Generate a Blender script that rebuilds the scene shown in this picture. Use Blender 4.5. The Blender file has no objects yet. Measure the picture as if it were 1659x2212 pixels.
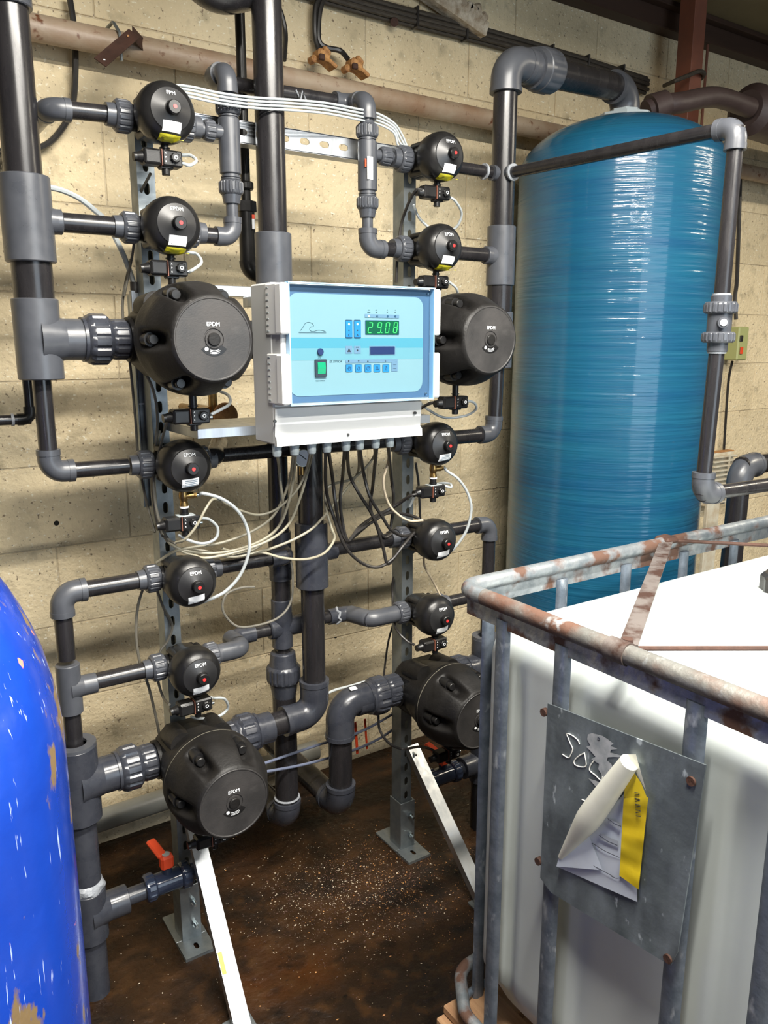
import bpy, math, random
from mathutils import Vector, Matrix
random.seed(7)
PI = math.pi
C = bpy.context.scene.collection
V = Vector

# ------------------------------------------------------------------ camera
FPX, PITCH, YAW, EYE = 1710.0, math.radians(12.13), math.radians(33.6), V((0, 0, 1.65))
fwd = V((math.sin(YAW)*math.cos(PITCH), math.cos(YAW)*math.cos(PITCH), -math.sin(PITCH)))
rgt = V((math.cos(YAW), -math.sin(YAW), 0.0))
dwn = fwd.cross(rgt)
cam = bpy.data.cameras.new('camera')
cam.sensor_fit = 'VERTICAL'; cam.sensor_height = 36.0; cam.sensor_width = 27.0
cam.lens = FPX/2212*36.0
cam.clip_start = 0.05
camo = bpy.data.objects.new('camera', cam); C.objects.link(camo)
up = -dwn
camo.matrix_world = Matrix(((rgt.x, up.x, -fwd.x, EYE.x), (rgt.y, up.y, -fwd.y, EYE.y), (rgt.z, up.z, -fwd.z, EYE.z), (0, 0, 0, 1)))
bpy.context.scene.camera = camo

# ------------------------------------------------------------------ world, lights, exposure
w = bpy.data.worlds.new('world'); bpy.context.scene.world = w; w.use_nodes = True
w.node_tree.nodes['Background'].inputs[0].default_value = (0.55, 0.6, 0.68, 1)
w.node_tree.nodes['Background'].inputs[1].default_value = 0.05

def area(name, loc, rot, sx, sy, power, col):
    l = bpy.data.lights.new(name, 'AREA'); l.shape = 'RECTANGLE'; l.size = sx; l.size_y = sy
    l.energy = power; l.color = col
    o = bpy.data.objects.new(name, l); C.objects.link(o); o.location = loc; o.rotation_euler = rot
    return o
LAMPS = [(0.85, 0.45, 2.93), (0.85, -0.9, 2.93), (3.95, 0.35, 2.93)]
area('tube_light', (0.85, 0.45, 2.855), (0, 0, 0), 1.45, 0.09, 138, (1.0, 0.955, 0.87))
area('tube_light', (0.85, -0.9, 2.855), (0, 0, 0), 1.45, 0.09, 120, (1.0, 0.955, 0.87))
area('tube_light', (3.95, 0.35, 2.855), (0, 0, 0), 1.45, 0.09, 46, (1.0, 0.90, 0.72))
# daylight through the open doorway behind the viewer
area('doorway_daylight', (1.6, -2.45, 1.5), (math.radians(90), 0, 0), 2.2, 2.2, 48, (0.72, 0.86, 1.0))
vs = bpy.context.scene.view_settings
vs.view_transform = 'Standard'; vs.look = 'None'; vs.gamma = 1.0; vs.use_curve_mapping = False
vs.exposure = 0.35

# ------------------------------------------------------------------ helpers
def ray(x, y):
    return (x-829.5)/FPX*rgt + (y-1106)/FPX*dwn + fwd
def at(x, y, Y):            # point seen at (x, y) on the vertical plane at depth Y
    q = ray(x, y); t = (Y-EYE.y)/q.y
    return EYE + q*t
def onz(x, y, Z):
    q = ray(x, y); t = (Z-EYE.z)/q.z
    return EYE + q*t
def onx(x, y, X):
    q = ray(x, y); t = (X-EYE.x)/q.x
    return EYE + q*t

ORG = {}
def tag(o, label=None, cat=None, group=None, kind=None):
    if label: o['label'] = label
    if cat: o['category'] = cat
    if group: o['group'] = group
    if kind: o['kind'] = kind
    return o
def thing(name, label, cat, loc=(0, 0, 0), group=None):
    o = bpy.data.objects.new(name, None); C.objects.link(o)
    o.location = loc; o.empty_display_size = 0.02
    ORG[o.name] = V(loc)
    return tag(o, label, cat, group)
def copy_tree(o, parent=None):
    c = o.copy(); C.objects.link(c); c.parent = parent
    if o.name in ORG: ORG[c.name] = ORG[o.name].copy()
    for ch in list(o.children): copy_tree(ch, c)
    return c
def frame(axis):
    a = V(axis).normalized()
    h = V((0, 0, 1)) if abs(a.z) < 0.9 else V((1, 0, 0))
    u = h.cross(a).normalized(); v = a.cross(u)
    return a, u, v

class G:
    def __init__(s): s.v = []; s.f = []
    def add(s, vs_, fs):
        n = len(s.v); s.v += [tuple(p) for p in vs_]; s.f += [tuple(i+n for i in f) for f in fs]; return s
    def box(s, c, size, ch=0.0, m=None):
        c = V(c); hx, hy, hz = [d/2 for d in size]; ch = min(ch, hx*.98, hy*.98, hz*.98)
        pts = []; idx = {}
        if ch <= 0:
            for sx in (-1, 1):
                for sy in (-1, 1):
                    for sz in (-1, 1): idx[(sx, sy, sz)] = len(pts); pts.append(V((sx*hx, sy*hy, sz*hz)))
            fs = [(0, 1, 3, 2), (4, 6, 7, 5), (0, 4, 5, 1), (2, 3, 7, 6), (0, 2, 6, 4), (1, 5, 7, 3)]
        else:
            for sx in (-1, 1):
                for sy in (-1, 1):
                    for sz in (-1, 1):
                        for a in range(3):
                            p = [sx*hx, sy*hy, sz*hz]
                            for b in range(3):
                                if b != a: p[b] -= (sx, sy, sz)[b]*ch
                            idx[(sx, sy, sz, a)] = len(pts); pts.append(V(p))
            fs = []
            I = lambda sx, sy, sz, a: idx[(sx, sy, sz, a)]
            for q in (-1, 1):
                f = [I(q, -1, -1, 0), I(q, 1, -1, 0), I(q, 1, 1, 0), I(q, -1, 1, 0)]; fs.append(f if q > 0 else f[::-1])
                f = [I(-1, q, -1, 1), I(-1, q, 1, 1), I(1, q, 1, 1), I(1, q, -1, 1)]; fs.append(f if q > 0 else f[::-1])
                f = [I(-1, -1, q, 2), I(1, -1, q, 2), I(1, 1, q, 2), I(-1, 1, q, 2)]; fs.append(f if q > 0 else f[::-1])
            for a in (-1, 1):
                for b in (-1, 1):
                    f = [I(-1, a, b, 1), I(1, a, b, 1), I(1, a, b, 2), I(-1, a, b, 2)]; fs.append(f if a*b < 0 else f[::-1])
                    f = [I(a, -1, b, 0), I(a, 1, b, 0), I(a, 1, b, 2), I(a, -1, b, 2)]; fs.append(f if a*b > 0 else f[::-1])
                    f = [I(a, b, -1, 0), I(a, b, 1, 0), I(a, b, 1, 1), I(a, b, -1, 1)]; fs.append(f if a*b < 0 else f[::-1])
            for sx in (-1, 1):
                for sy in (-1, 1):
                    for sz in (-1, 1):
                        f = [I(sx, sy, sz, 0), I(sx, sy, sz, 1), I(sx, sy, sz, 2)]; fs.append(f if sx*sy*sz > 0 else f[::-1])
        if m is not None: pts = [m @ p for p in pts]
        return s.add([p+c for p in pts], fs)
    def beam(s, p0, p1, wdt, dep, ch=0.0, hint=(0, 1, 0)):   # square bar from p0 to p1; dep along hint
        p0 = V(p0); p1 = V(p1); a = (p1-p0); L = a.length; a.normalize()
        d = V(hint); d = (d-a*d.dot(a)).normalized(); u = d.cross(a)
        m = Matrix((u, d, a)).transposed()
        return s.box((p0+p1)/2, (wdt, dep, L), ch, m)
    def lathe(s, prof, org=(0, 0, 0), axis=(0, 0, 1), seg=32, warp=None):   # prof: [(r, h)]
        org = V(org); a, u, v = frame(axis); pts = []; fs = []; rings = []
        for r, h in prof:
            if r < 1e-6: rings.append([len(pts)]); pts.append(org+a*h); continue
            rg = []
            for k in range(seg):
                t = 2*PI*k/seg; rr = r if warp is None else warp(r, h, t)
                rg.append(len(pts)); pts.append(org+a*h+(u*math.cos(t)+v*math.sin(t))*rr)
            rings.append(rg)
        for A, B in zip(rings, rings[1:]):
            if len(A) == 1 and len(B) == 1: continue
            for k in range(seg):
                k2 = (k+1) % seg
                if len(A) == 1: fs.append((A[0], B[k2], B[k]))
                elif len(B) == 1: fs.append((A[k], A[k2], B[0]))
                else: fs.append((A[k], A[k2], B[k2], B[k]))
        return s.add(pts, fs)
    def cyl(s, p0, p1, r, r1=None, seg=24, ch=0.0):
        p0 = V(p0); p1 = V(p1); L = (p1-p0).length; r1 = r if r1 is None else r1
        if ch: prof = [(0, 0), (r-ch, 0), (r, ch), (r1, L-ch), (r1-ch, L), (0, L)]
        else: prof = [(0, 0), (r, 0), (r1, L), (0, L)]
        return s.lathe(prof, p0, p1-p0, seg)
    def ring(s, p0, p1, ro, ri, seg=24):
        p0 = V(p0); p1 = V(p1); L = (p1-p0).length
        return s.lathe([(ri, 0), (ro, 0), (ro, L), (ri, L), (ri, 0)], p0, p1-p0, seg)
    def nut(s, p0, p1, r, n=14, rib=0.0022, ri=None):    # ribbed union nut
        p0 = V(p0); p1 = V(p1); L = (p1-p0).length; seg = n*6
        def wp(rr, h, t):
            k = (t*n/(2*PI)) % 1
            return rr + (rib if (k < .52 and L*.22 < h < L*.86 and rr > r*.93) else 0)
        c = L*.1
        return s.lathe([(0, 0), (r*.8, 0), (r-c, 0), (r, c), (r, L*.26), (r, L*.27), (r, L*.82), (r, L*.83), (r, L-c), (r-c, L), (0, L)], p0, p1-p0, seg, wp)
    def tube(s, path, r, seg=10, caps=True):
        path = [V(p) for p in path]; n = len(path)
        tg = [(path[min(i+1, n-1)]-path[max(i-1, 0)]).normalized() for i in range(n)]
        a, u, v = frame(tg[0]); pts = []; rings = []
        for i in range(n):
            t = tg[i]; u = (u-t*u.dot(t))
            if u.length < 1e-6: a, u, v = frame(t)
            u.normalize(); v = t.cross(u)
            rr = r(i/(n-1)) if callable(r) else r
            rings.append([len(pts)+k for k in range(seg)])
            pts += [path[i]+(u*math.cos(2*PI*k/seg)+v*math.sin(2*PI*k/seg))*rr for k in range(seg)]
        fs = []
        for A, B in zip(rings, rings[1:]):
            for k in range(seg): fs.append((A[k], A[(k+1) % seg], B[(k+1) % seg], B[k]))
        if caps: fs.append(tuple(rings[0][::-1])); fs.append(tuple(rings[-1]))
        return s.add(pts, fs)
    def prism(s, poly, o, ux, uy, t):        # poly 2D -> slab of thickness t along ux x uy
        o = V(o); ux = V(ux); uy = V(uy); n = ux.cross(uy); k = len(poly)
        a = [o+ux*p[0]+uy*p[1] for p in poly]; b = [p+n*t for p in a]
        fs = [tuple(range(k))[::-1], tuple(range(k, 2*k))]+[(i, (i+1) % k, k+(i+1) % k, k+i) for i in range(k)]
        return s.add(a+b, fs)
    def obj(s, name, mat, parent=None, label=None, smooth=35, kind=None):
        me = bpy.data.meshes.new(name)
        off = V((0, 0, 0))
        if parent is not None: off = ORG.get(parent.name, off)
        me.from_pydata([tuple(V(p)-off) for p in s.v], [], s.f)
        if mat is not None: me.materials.append(mat)
        if smooth:
            me.shade_smooth()
            me.set_sharp_from_angle(angle=math.radians(smooth))
        o = bpy.data.objects.new(name, me); C.objects.link(o)
        if parent is not None: o.parent = parent; ORG[o.name] = off.copy()
        if label: o['label'] = label
        if kind: o['kind'] = kind
        return o

def rrect(x0, y0, x1, y1, r, n=5):
    out = []
    for cx, cy, a0 in ((x1-r, y0+r, -90), (x1-r, y1-r, 0), (x0+r, y1-r, 90), (x0+r, y0+r, 180)):
        for k in range(n+1):
            t = math.radians(a0+90*k/n); out.append((cx+r*math.cos(t), cy+r*math.sin(t)))
    return out
def spline(pts, n=8):
    P = [V(p) for p in pts]; P = [P[0]*2-P[1]]+P+[P[-1]*2-P[-2]]; out = []
    for i in range(1, len(P)-2):
        p0, p1, p2, p3 = P[i-1:i+3]
        for k in range(n):
            t = k/n
            out.append(0.5*((2*p1)+(p2-p0)*t+(2*p0-5*p1+4*p2-p3)*t*t+(3*p1-p0-3*p2+p3)*t**3))
    out.append(P[-2]); return out
def bend(pts, R, n=8):            # polyline with rounded corners
    P = [V(p) for p in pts]; out = [P[0]]
    for a, b, c in zip(P, P[1:], P[2:]):
        d0 = (a-b).normalized(); d1 = (c-b).normalized(); ang = d0.angle(d1)
        if ang > 3.1: out.append(b); continue
        L = min(R/math.tan(ang/2), (a-b).length*.99, (c-b).length*.99); Rr = L*math.tan(ang/2)
        cen = b+(d0+d1).normalized()*(Rr/math.sin(ang/2))
        s0 = b+d0*L-cen; s1 = b+d1*L-cen; tot = s0.angle(s1)
        ax = s0.cross(s1).normalized()
        for k in range(n+1): out.append(cen+Matrix.Rotation(tot*k/n, 3, ax) @ s0)
    out.append(P[-1]); return out

# ------------------------------------------------------------------ materials
def mat(name, col, rough=0.5, metal=0.0, col2=None, nscale=8.0, detail=6.0, mix=(0.35, 0.65), bump=0.0, bscale=60.0,
        rough2=None, spec=0.5, coat=0.0, stretch=None, emit=None, estr=0.0, sss=0.0, extra=None):
    m = bpy.data.materials.new(name); m.use_nodes = True; nt = m.node_tree; N = nt.nodes; L = nt.links
    b = N['Principled BSDF']
    b.inputs['Base Color'].default_value = (*col, 1); b.inputs['Roughness'].default_value = rough
    b.inputs['Metallic'].default_value = metal; b.inputs['Specular IOR Level'].default_value = spec
    b.inputs['Coat Weight'].default_value = coat; b.inputs['Coat Roughness'].default_value = 0.12
    if sss: b.inputs['Subsurface Weight'].default_value = sss; b.inputs['Subsurface Radius'].default_value = (.05, .05, .05); b.inputs['Subsurface Scale'].default_value = 0.5
    if emit: b.inputs['Emission Color'].default_value = (*emit, 1); b.inputs['Emission Strength'].default_value = estr
    tc = N.new('ShaderNodeTexCoord'); src = tc.outputs['Object']
    if stretch:
        mp = N.new('ShaderNodeMapping'); mp.inputs['Scale'].default_value = stretch; L.new(src, mp.inputs[0]); src = mp.outputs[0]
    if col2 is not None or rough2 is not None:
        n = N.new('ShaderNodeTexNoise'); n.inputs['Scale'].default_value = nscale; n.inputs['Detail'].default_value = detail; n.inputs['Roughness'].default_value = .62
        L.new(src, n.inputs['Vector'])
        r = N.new('ShaderNodeMapRange'); r.inputs[1].default_value = mix[0]; r.inputs[2].default_value = mix[1]; L.new(n.outputs['Fac'], r.inputs[0])
        if col2 is not None:
            x = N.new('ShaderNodeMix'); x.data_type = 'RGBA'; x.inputs[6].default_value = (*col, 1); x.inputs[7].default_value = (*col2, 1)
            L.new(r.outputs[0], x.inputs[0]); L.new(x.outputs[2], b.inputs['Base Color'])
            m['_mix'] = x.name
        if rough2 is not None:
            y = N.new('ShaderNodeMapRange'); y.inputs[3].default_value = rough; y.inputs[4].default_value = rough2
            L.new(r.outputs[0], y.inputs[0]); L.new(y.outputs[0], b.inputs['Roughness'])
    if bump:
        n2 = N.new('ShaderNodeTexNoise'); n2.inputs['Scale'].default_value = bscale; n2.inputs['Detail'].default_value = 5; L.new(src, n2.inputs['Vector'])
        bp = N.new('ShaderNodeBump'); bp.inputs['Strength'].default_value = bump; bp.inputs['Distance'].default_value = .01
        L.new(n2.outputs['Fac'], bp.inputs['Height']); L.new(bp.outputs[0], b.inputs['Normal'])
    if '_mix' in m: del m['_mix']
    return m

def layer(m, col, scale, lo, hi, detail=8, stretch=None, kind='noise', rough=None, metal=None):
    """another procedural colour layer over the base colour"""
    nt = m.node_tree; N = nt.nodes; L = nt.links; b = N['Principled BSDF']
    tc = N.new('ShaderNodeTexCoord'); src = tc.outputs['Object']
    if stretch:
        mp = N.new('ShaderNodeMapping'); mp.inputs['Scale'].default_value = stretch; mp.inputs['Location'].default_value = (3.1, 1.7, 9.2); L.new(src, mp.inputs[0]); src = mp.outputs[0]
    if kind == 'noise':
        n = N.new('ShaderNodeTexNoise'); n.inputs['Scale'].default_value = scale; n.inputs['Detail'].default_value = detail; out = n.outputs['Fac']
    else:
        n = N.new('ShaderNodeTexVoronoi'); n.inputs['Scale'].default_value = scale; out = n.outputs['Distance']
    L.new(src, n.inputs['Vector'])
    r = N.new('ShaderNodeMapRange'); r.inputs[1].default_value = lo; r.inputs[2].default_value = hi; L.new(out, r.inputs[0])
    x = N.new('ShaderNodeMix'); x.data_type = 'RGBA'; L.new(r.outputs[0], x.inputs[0])
    bc = b.inputs['Base Color']
    if bc.is_linked: L.new(bc.links[0].from_socket, x.inputs[6])
    else: x.inputs[6].default_value = bc.default_value
    x.inputs[7].default_value = (*col, 1); L.new(x.outputs[2], bc)
    for key, val in (('Roughness', rough), ('Metallic', metal)):
        if val is not None:
            y = N.new('ShaderNodeMix'); y.data_type = 'FLOAT'; L.new(r.outputs[0], y.inputs[0]); s_ = b.inputs[key]
            if s_.is_linked: L.new(s_.links[0].from_socket, y.inputs[2])
            else: y.inputs[2].default_value = s_.default_value
            y.inputs[3].default_value = val; L.new(y.outputs[0], s_)
    return m

M = {}
M['pipe'] = mat('dark_pvc_pipe', (0.0125, 0.012, 0.0135), 0.20, col2=(0.019, 0.0175, 0.019), nscale=30, stretch=(1, 1, .2), rough2=.32)
M['fit'] = mat('grey_pvc_fitting', (0.050, 0.054, 0.064), 0.26, col2=(0.066, 0.070, 0.081), nscale=14, rough2=.4)
M['fitd'] = mat('damp_grey_pvc_fitting', (0.027, 0.030, 0.040), 0.20, col2=(0.040, 0.043, 0.053), nscale=20, rough2=.38)
M['cement'] = mat('solvent_cement', (0.26, 0.275, 0.30), 0.35, bump=.3, bscale=120)
M['black'] = mat('black_valve_plastic', (0.0065, 0.0065, 0.007), 0.27, spec=.38, col2=(0.011, 0.0105, 0.0105), nscale=20, rough2=.42, bump=.03, bscale=400)
M['disc'] = mat('satin_black_disc', (0.014, 0.014, 0.015), 0.34, rough2=.44, nscale=12, col2=(.019, .019, .02))
M['cap'] = mat('worn_black_cap', (0.0065, 0.006, 0.0058), 0.40, spec=.28, col2=(0.012, 0.011, 0.0105), nscale=9, rough2=.6, bump=.10, bscale=150)
M['capdisc'] = mat('scuffed_cap_disc', (0.020, 0.019, 0.019), 0.46, col2=(0.034, 0.031, 0.030), nscale=11, rough2=.68, mix=(.4, .75), bump=.06, bscale=300)
layer(M['capdisc'], (0.055, 0.052, 0.05), 14, .62, .85, stretch=(1, 1, 2.0))
M['flange'] = mat('flange_gasket', (0.16, 0.15, 0.12), 0.5)
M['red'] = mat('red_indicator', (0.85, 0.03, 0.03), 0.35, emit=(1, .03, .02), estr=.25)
M['white'] = mat('white_sticker', (0.84, 0.86, 0.88), 0.45, col2=(.74, .77, .8), nscale=120)
M['yellow'] = mat('yellow_sticker', (0.42, 0.39, 0.02), 0.4, col2=(.28, .26, .02), nscale=90)
M['ink'] = mat('printed_ink', (0.015, 0.02, 0.03), 0.5)
M['print'] = mat('white_print', (0.85, 0.87, 0.88), 0.5)
M['galv'] = mat('galvanised_steel', (0.30, 0.33, 0.345), 0.38, metal=.75, col2=(0.20, 0.23, 0.25), nscale=18, rough2=.52, bump=.04, bscale=120)
M['alu'] = mat('aluminium', (0.52, 0.54, 0.56), 0.32, metal=.95, col2=(0.40, 0.43, 0.47), nscale=5, stretch=(8, 8, 1), rough2=.45)
M['zinc'] = mat('zinc_bolt', (0.55, 0.62, 0.64), 0.25, metal=1)
M['brass'] = mat('brass', (0.40, 0.26, 0.09), 0.30, metal=.9, col2=(0.22, 0.14, 0.06), nscale=60)
M['tube'] = mat('translucent_air_tube', (0.38, 0.41, 0.42), 0.28, sss=.15)
M['beige'] = mat('beige_cable', (0.31, 0.29, 0.215), 0.5, col2=(.24, .22, .165), nscale=15)
M['cream'] = mat('cream_cable', (0.56, 0.47, 0.34), 0.5)
M['cableg'] = mat('dusty_grey_cable', (0.15, 0.138, 0.11), 0.55, col2=(.10, .095, .08), nscale=20)
M['cableb'] = mat('black_cable', (0.014, 0.013, 0.013), 0.38, col2=(.03, .027, .025), nscale=30)
M['box'] = mat('light_grey_enclosure', (0.56, 0.565, 0.56), 0.42, bump=.02, bscale=600)
M['hinge'] = mat('white_hinge_plastic', (0.82, 0.82, 0.80), 0.38)
M['gland'] = mat('grey_gland', (0.34, 0.385, 0.40), 0.42)
M['screw'] = mat('dark_screw', (0.06, 0.06, 0.06), 0.4, metal=.6)
M['paneldk'] = mat('panel_border', (0.055, 0.105, 0.17), 0.35)
M['panel'] = mat('pale_cyan_panel', (0.172, 0.272, 0.285), 0.75, spec=.15)
M['panelb'] = mat('cyan_band', (0.062, 0.218, 0.268), 0.75, spec=.15)
M['panelc'] = mat('soft_cyan_band', (0.115, 0.250, 0.275), 0.75, spec=.15)
M['btn'] = mat('blue_key', (0.015, 0.16, 0.34), 0.35)
M['btnd'] = mat('dark_key_edge', (0.015, 0.06, 0.11), 0.4)
M['greyk'] = mat('grey_blue_key', (0.11, 0.185, 0.25), 0.4)
M['navy'] = mat('navy_window', (0.014, 0.025, 0.08), 0.3)
M['disp'] = mat('green_display_window', (0.001, 0.045, 0.02), 0.3, emit=(0.0, .16, .07), estr=.35)
M['seg'] = mat('lit_green_segment', (0.05, 0.8, 0.1), 0.4, emit=(0.03, 1.0, 0.06), estr=1.15)
M['led'] = mat('lit_led', (0.5, 0.95, 0.3), 0.4, emit=(.45, 1.0, .2), estr=1.3)
M['rock'] = mat('lit_green_rocker', (0.004, 0.14, 0.06), 0.25, emit=(0.0, .70, .30), estr=.40)
M['line'] = mat('slate_line', (0.012, 0.045, 0.06), 0.5)
M['rust'] = mat('painted_rusty_pipe', (0.36, 0.28, 0.20), 0.45, col2=(0.27, 0.165, 0.10), nscale=7, bump=.12, bscale=60, mix=(.4, .7))
layer(M['rust'], (0.13, 0.045, 0.018), 45, .60, .72, detail=10)
M['rustd'] = mat('heavy_rust', (0.065, 0.026, 0.015), 0.75, col2=(0.036, 0.015, 0.009), nscale=20, bump=.2, bscale=90)
M['rusto'] = mat('orange_rust', (0.52, 0.27, 0.09), 0.7, col2=(0.30, 0.13, 0.05), nscale=60, bump=.4, bscale=120)
M['brown'] = mat('brown_coated_pipe', (0.060, 0.040, 0.038), 0.5, col2=(0.045, 0.028, 0.026), nscale=12, bump=.1, bscale=60)
M['redox'] = mat('red_oxide_steel', (0.25, 0.085, 0.05), 0.55, col2=(0.19, 0.07, 0.045), nscale=9)
M['timber'] = mat('dark_brown_beam', (0.055, 0.028, 0.018), 0.6, col2=(0.035, 0.018, 0.012), nscale=6, stretch=(.3, 2, 2))
M['flake'] = mat('flaking_white_paint', (0.62, 0.55, 0.44), 0.8, col2=(0.30, 0.22, 0.14), nscale=30, bump=.8, bscale=60)
M['dusty'] = mat('dusty_black_cable', (0.040, 0.032, 0.024), 0.7, col2=(0.10, 0.082, 0.058), nscale=30, mix=(.45, .8), stretch=(1, 8, 8))
M['redplastic'] = mat('orange_red_plastic', (0.72, 0.07, 0.02), 0.4)
M['clearpvc'] = mat('dark_blue_pvc', (0.022, 0.030, 0.055), 0.14)
M['gpipe'] = mat('light_grey_waste_pipe', (0.25, 0.25, 0.22), 0.45, col2=(.19, .18, .15), nscale=6)
M['ivory'] = mat('ivory_heater', (0.62, 0.60, 0.50), 0.5, col2=(.5, .42, .3), nscale=20)
M['iso'] = mat('yellow_green_isolator', (0.36, 0.38, 0.16), 0.5)
M['wood'] = mat('pallet_wood', (0.42, 0.25, 0.13), 0.75, col2=(0.30, 0.16, 0.08), nscale=10, stretch=(8, 1, 8), bump=.1)
M['holedark'] = mat('painted_hole_dark', (0.012, 0.010, 0.008), 0.9)
M['paper'] = mat('aged_paper_back', (0.66, 0.66, 0.58), 0.5, col2=(0.56, 0.56, 0.48), nscale=9)
M['form'] = mat('printed_paper', (0.55, 0.60, 0.68), 0.4, col2=(.48, .53, .62), nscale=7)
M['shade'] = mat('grey_printed_field', (.34, .37, .42), .5)
M['tape'] = mat('yellow_tape', (0.66, 0.50, 0.02), 0.3, col2=(.52, .37, .01), nscale=14)
M['chalk'] = mat('white_marker', (0.80, 0.80, 0.76), 0.6)
M['film'] = mat('silvery_label_residue', (0.50, 0.52, 0.54), 0.3, metal=.3, col2=(.30, .33, .35), nscale=40)

def concrete(name, c1, c2, dark, pale, rnd=True):
    m = mat(name, c1, 0.86, col2=c2, nscale=3.2, detail=10, mix=(.3, .7), bump=0.0, spec=.25)
    nt = m.node_tree; N = nt.nodes; L = nt.links; b = N['Principled BSDF']
    layer(m, (c1[0]*.62, c1[1]*.60, c1[2]*.56), 1.9, .54, .80, detail=9)
    layer(m, (c1[0]*.55, c1[1]*.55, c1[2]*.54), 14, .56, .74, detail=10)
    layer(m, dark, 95, .64, .72, detail=4)
    layer(m, pale, 80, .62, .70, detail=4, stretch=(1, 1, 1.3))
    if rnd:
        oi = N.new('ShaderNodeObjectInfo'); hs = N.new('ShaderNodeHueSaturation')
        mr = N.new('ShaderNodeMapRange'); mr.inputs[3].default_value = .93; mr.inputs[4].default_value = 1.06
        L.new(oi.outputs['Random'], mr.inputs[0]); L.new(mr.outputs[0], hs.inputs['Value'])
        bc = b.inputs['Base Color']; L.new(bc.links[0].from_socket, hs.inputs['Color']); L.new(hs.outputs[0], bc)
    # fine relief
    geo = N.new('ShaderNodeTexCoord'); n = N.new('ShaderNodeTexNoise'); n.inputs['Scale'].default_value = 75; n.inputs['Detail'].default_value = 6
    n3 = N.new('ShaderNodeTexNoise'); n3.inputs['Scale'].default_value = 9; n3.inputs['Detail'].default_value = 4
    L.new(geo.outputs['Object'], n.inputs['Vector']); L.new(geo.outputs['Object'], n3.inputs['Vector'])
    ad = N.new('ShaderNodeMath'); ad.operation = 'ADD'; L.new(n.outputs['Fac'], ad.inputs[0]); L.new(n3.outputs['Fac'], ad.inputs[1])
    bp = N.new('ShaderNodeBump'); bp.inputs['Strength'].default_value = .8; bp.inputs['Distance'].default_value = .007
    L.new(ad.outputs[0], bp.inputs['Height']); L.new(bp.outputs[0], b.inputs['Normal'])
    # world position so alike blocks do not repeat their grain
    pos = N.new('ShaderNodeNewGeometry')
    for nd in list(N):
        if nd.type == 'TEX_COORD':
            for lk in list(nd.outputs['Object'].links): L.new(pos.outputs['Position'], lk.to_socket)
    return m
M['block'] = concrete('concrete_block', (0.80, 0.67, 0.445), (0.66, 0.545, 0.35), (0.24, 0.18, 0.12), (0.86, 0.80, 0.64))
M['mortar'] = concrete('mortar', (0.62, 0.53, 0.37), (0.50, 0.42, 0.29), (0.22, 0.17, 0.12), (0.75, 0.7, 0.6), rnd=False)
M['dim'] = mat('dark_unseen_wall', (0.10, 0.095, 0.085), 0.8, col2=(0.07, 0.065, 0.06), nscale=2)  # unseen walls kept dark so they bounce little light
M['ceil'] = mat('olive_ceiling_board', (0.20, 0.165, 0.085), 0.8, col2=(0.15, 0.12, 0.065), nscale=2)
# floor: damp, rust stained concrete
fm = mat('rust_stained_wet_floor', (0.018, 0.0085, 0.0038), 0.20, col2=(0.036, 0.016, 0.0055), nscale=2.6, detail=10, rough2=.60, mix=(.38, .66), spec=.28)
layer(fm, (0.012, 0.0075, 0.005), 3.2, .46, .62, detail=10)
layer(fm, (0.052, 0.017, 0.0035), 1.9, .56, .72, detail=9)
layer(fm, (0.046, 0.021, 0.0075), 17, .50, .74, detail=12)
layer(fm, (0.007, 0.004, 0.0025), 13, .50, .72, detail=12, stretch=(1, 1.2, 1))
layer(fm, (0.11, 0.065, 0.03), 60, .69, .76, detail=6)
layer(fm, (0.006, 0.004, 0.003), 38, .67, .75, detail=6, stretch=(1, 1.3, 1))
_n = fm.node_tree.nodes; _l = fm.node_tree.links
nn = _n.new('ShaderNodeTexNoise'); nn.inputs['Scale'].default_value = 34; nn.inputs['Detail'].default_value = 9
tcn = _n.new('ShaderNodeTexCoord'); _l.new(tcn.outputs['Object'], nn.inputs['Vector'])
bp = _n.new('ShaderNodeBump'); bp.inputs['Strength'].default_value = .9; bp.inputs['Distance'].default_value = .010
_l.new(nn.outputs['Fac'], bp.inputs['Height']); _l.new(bp.outputs[0], _n['Principled BSDF'].inputs['Normal'])
M['floor'] = fm
# blue vessel: wound fibre under glossy gelcoat
tm = mat('blue_wound_vessel', (0.006, 0.068, 0.145), 0.40, col2=(0.009, 0.092, 0.165), nscale=2.0, stretch=(1, 1, 14), detail=6, coat=.65, spec=.2)
_n = tm.node_tree.nodes; _l = tm.node_tree.links
tcn = _n.new('ShaderNodeTexCoord'); mp = _n.new('ShaderNodeMapping'); mp.inputs['Scale'].default_value = (1.6, 1.6, 60)
_l.new(tcn.outputs['Object'], mp.inputs[0]); nn = _n.new('ShaderNodeTexNoise'); nn.inputs['Scale'].default_value = 1.3; nn.inputs['Detail'].default_value = 3
_l.new(mp.outputs[0], nn.inputs['Vector'])
bp = _n.new('ShaderNodeBump'); bp.inputs['Strength'].default_value = .55; bp.inputs['Distance'].default_value = .006
_l.new(nn.outputs['Fac'], bp.inputs['Height']); _l.new(bp.outputs[0], _n['Principled BSDF'].inputs['Normal']); _l.new(bp.outputs[0], _n['Principled BSDF'].inputs['Coat Normal'])
_n['Principled BSDF'].inputs['Coat Roughness'].default_value = .07
M['vessel'] = tm
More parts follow.
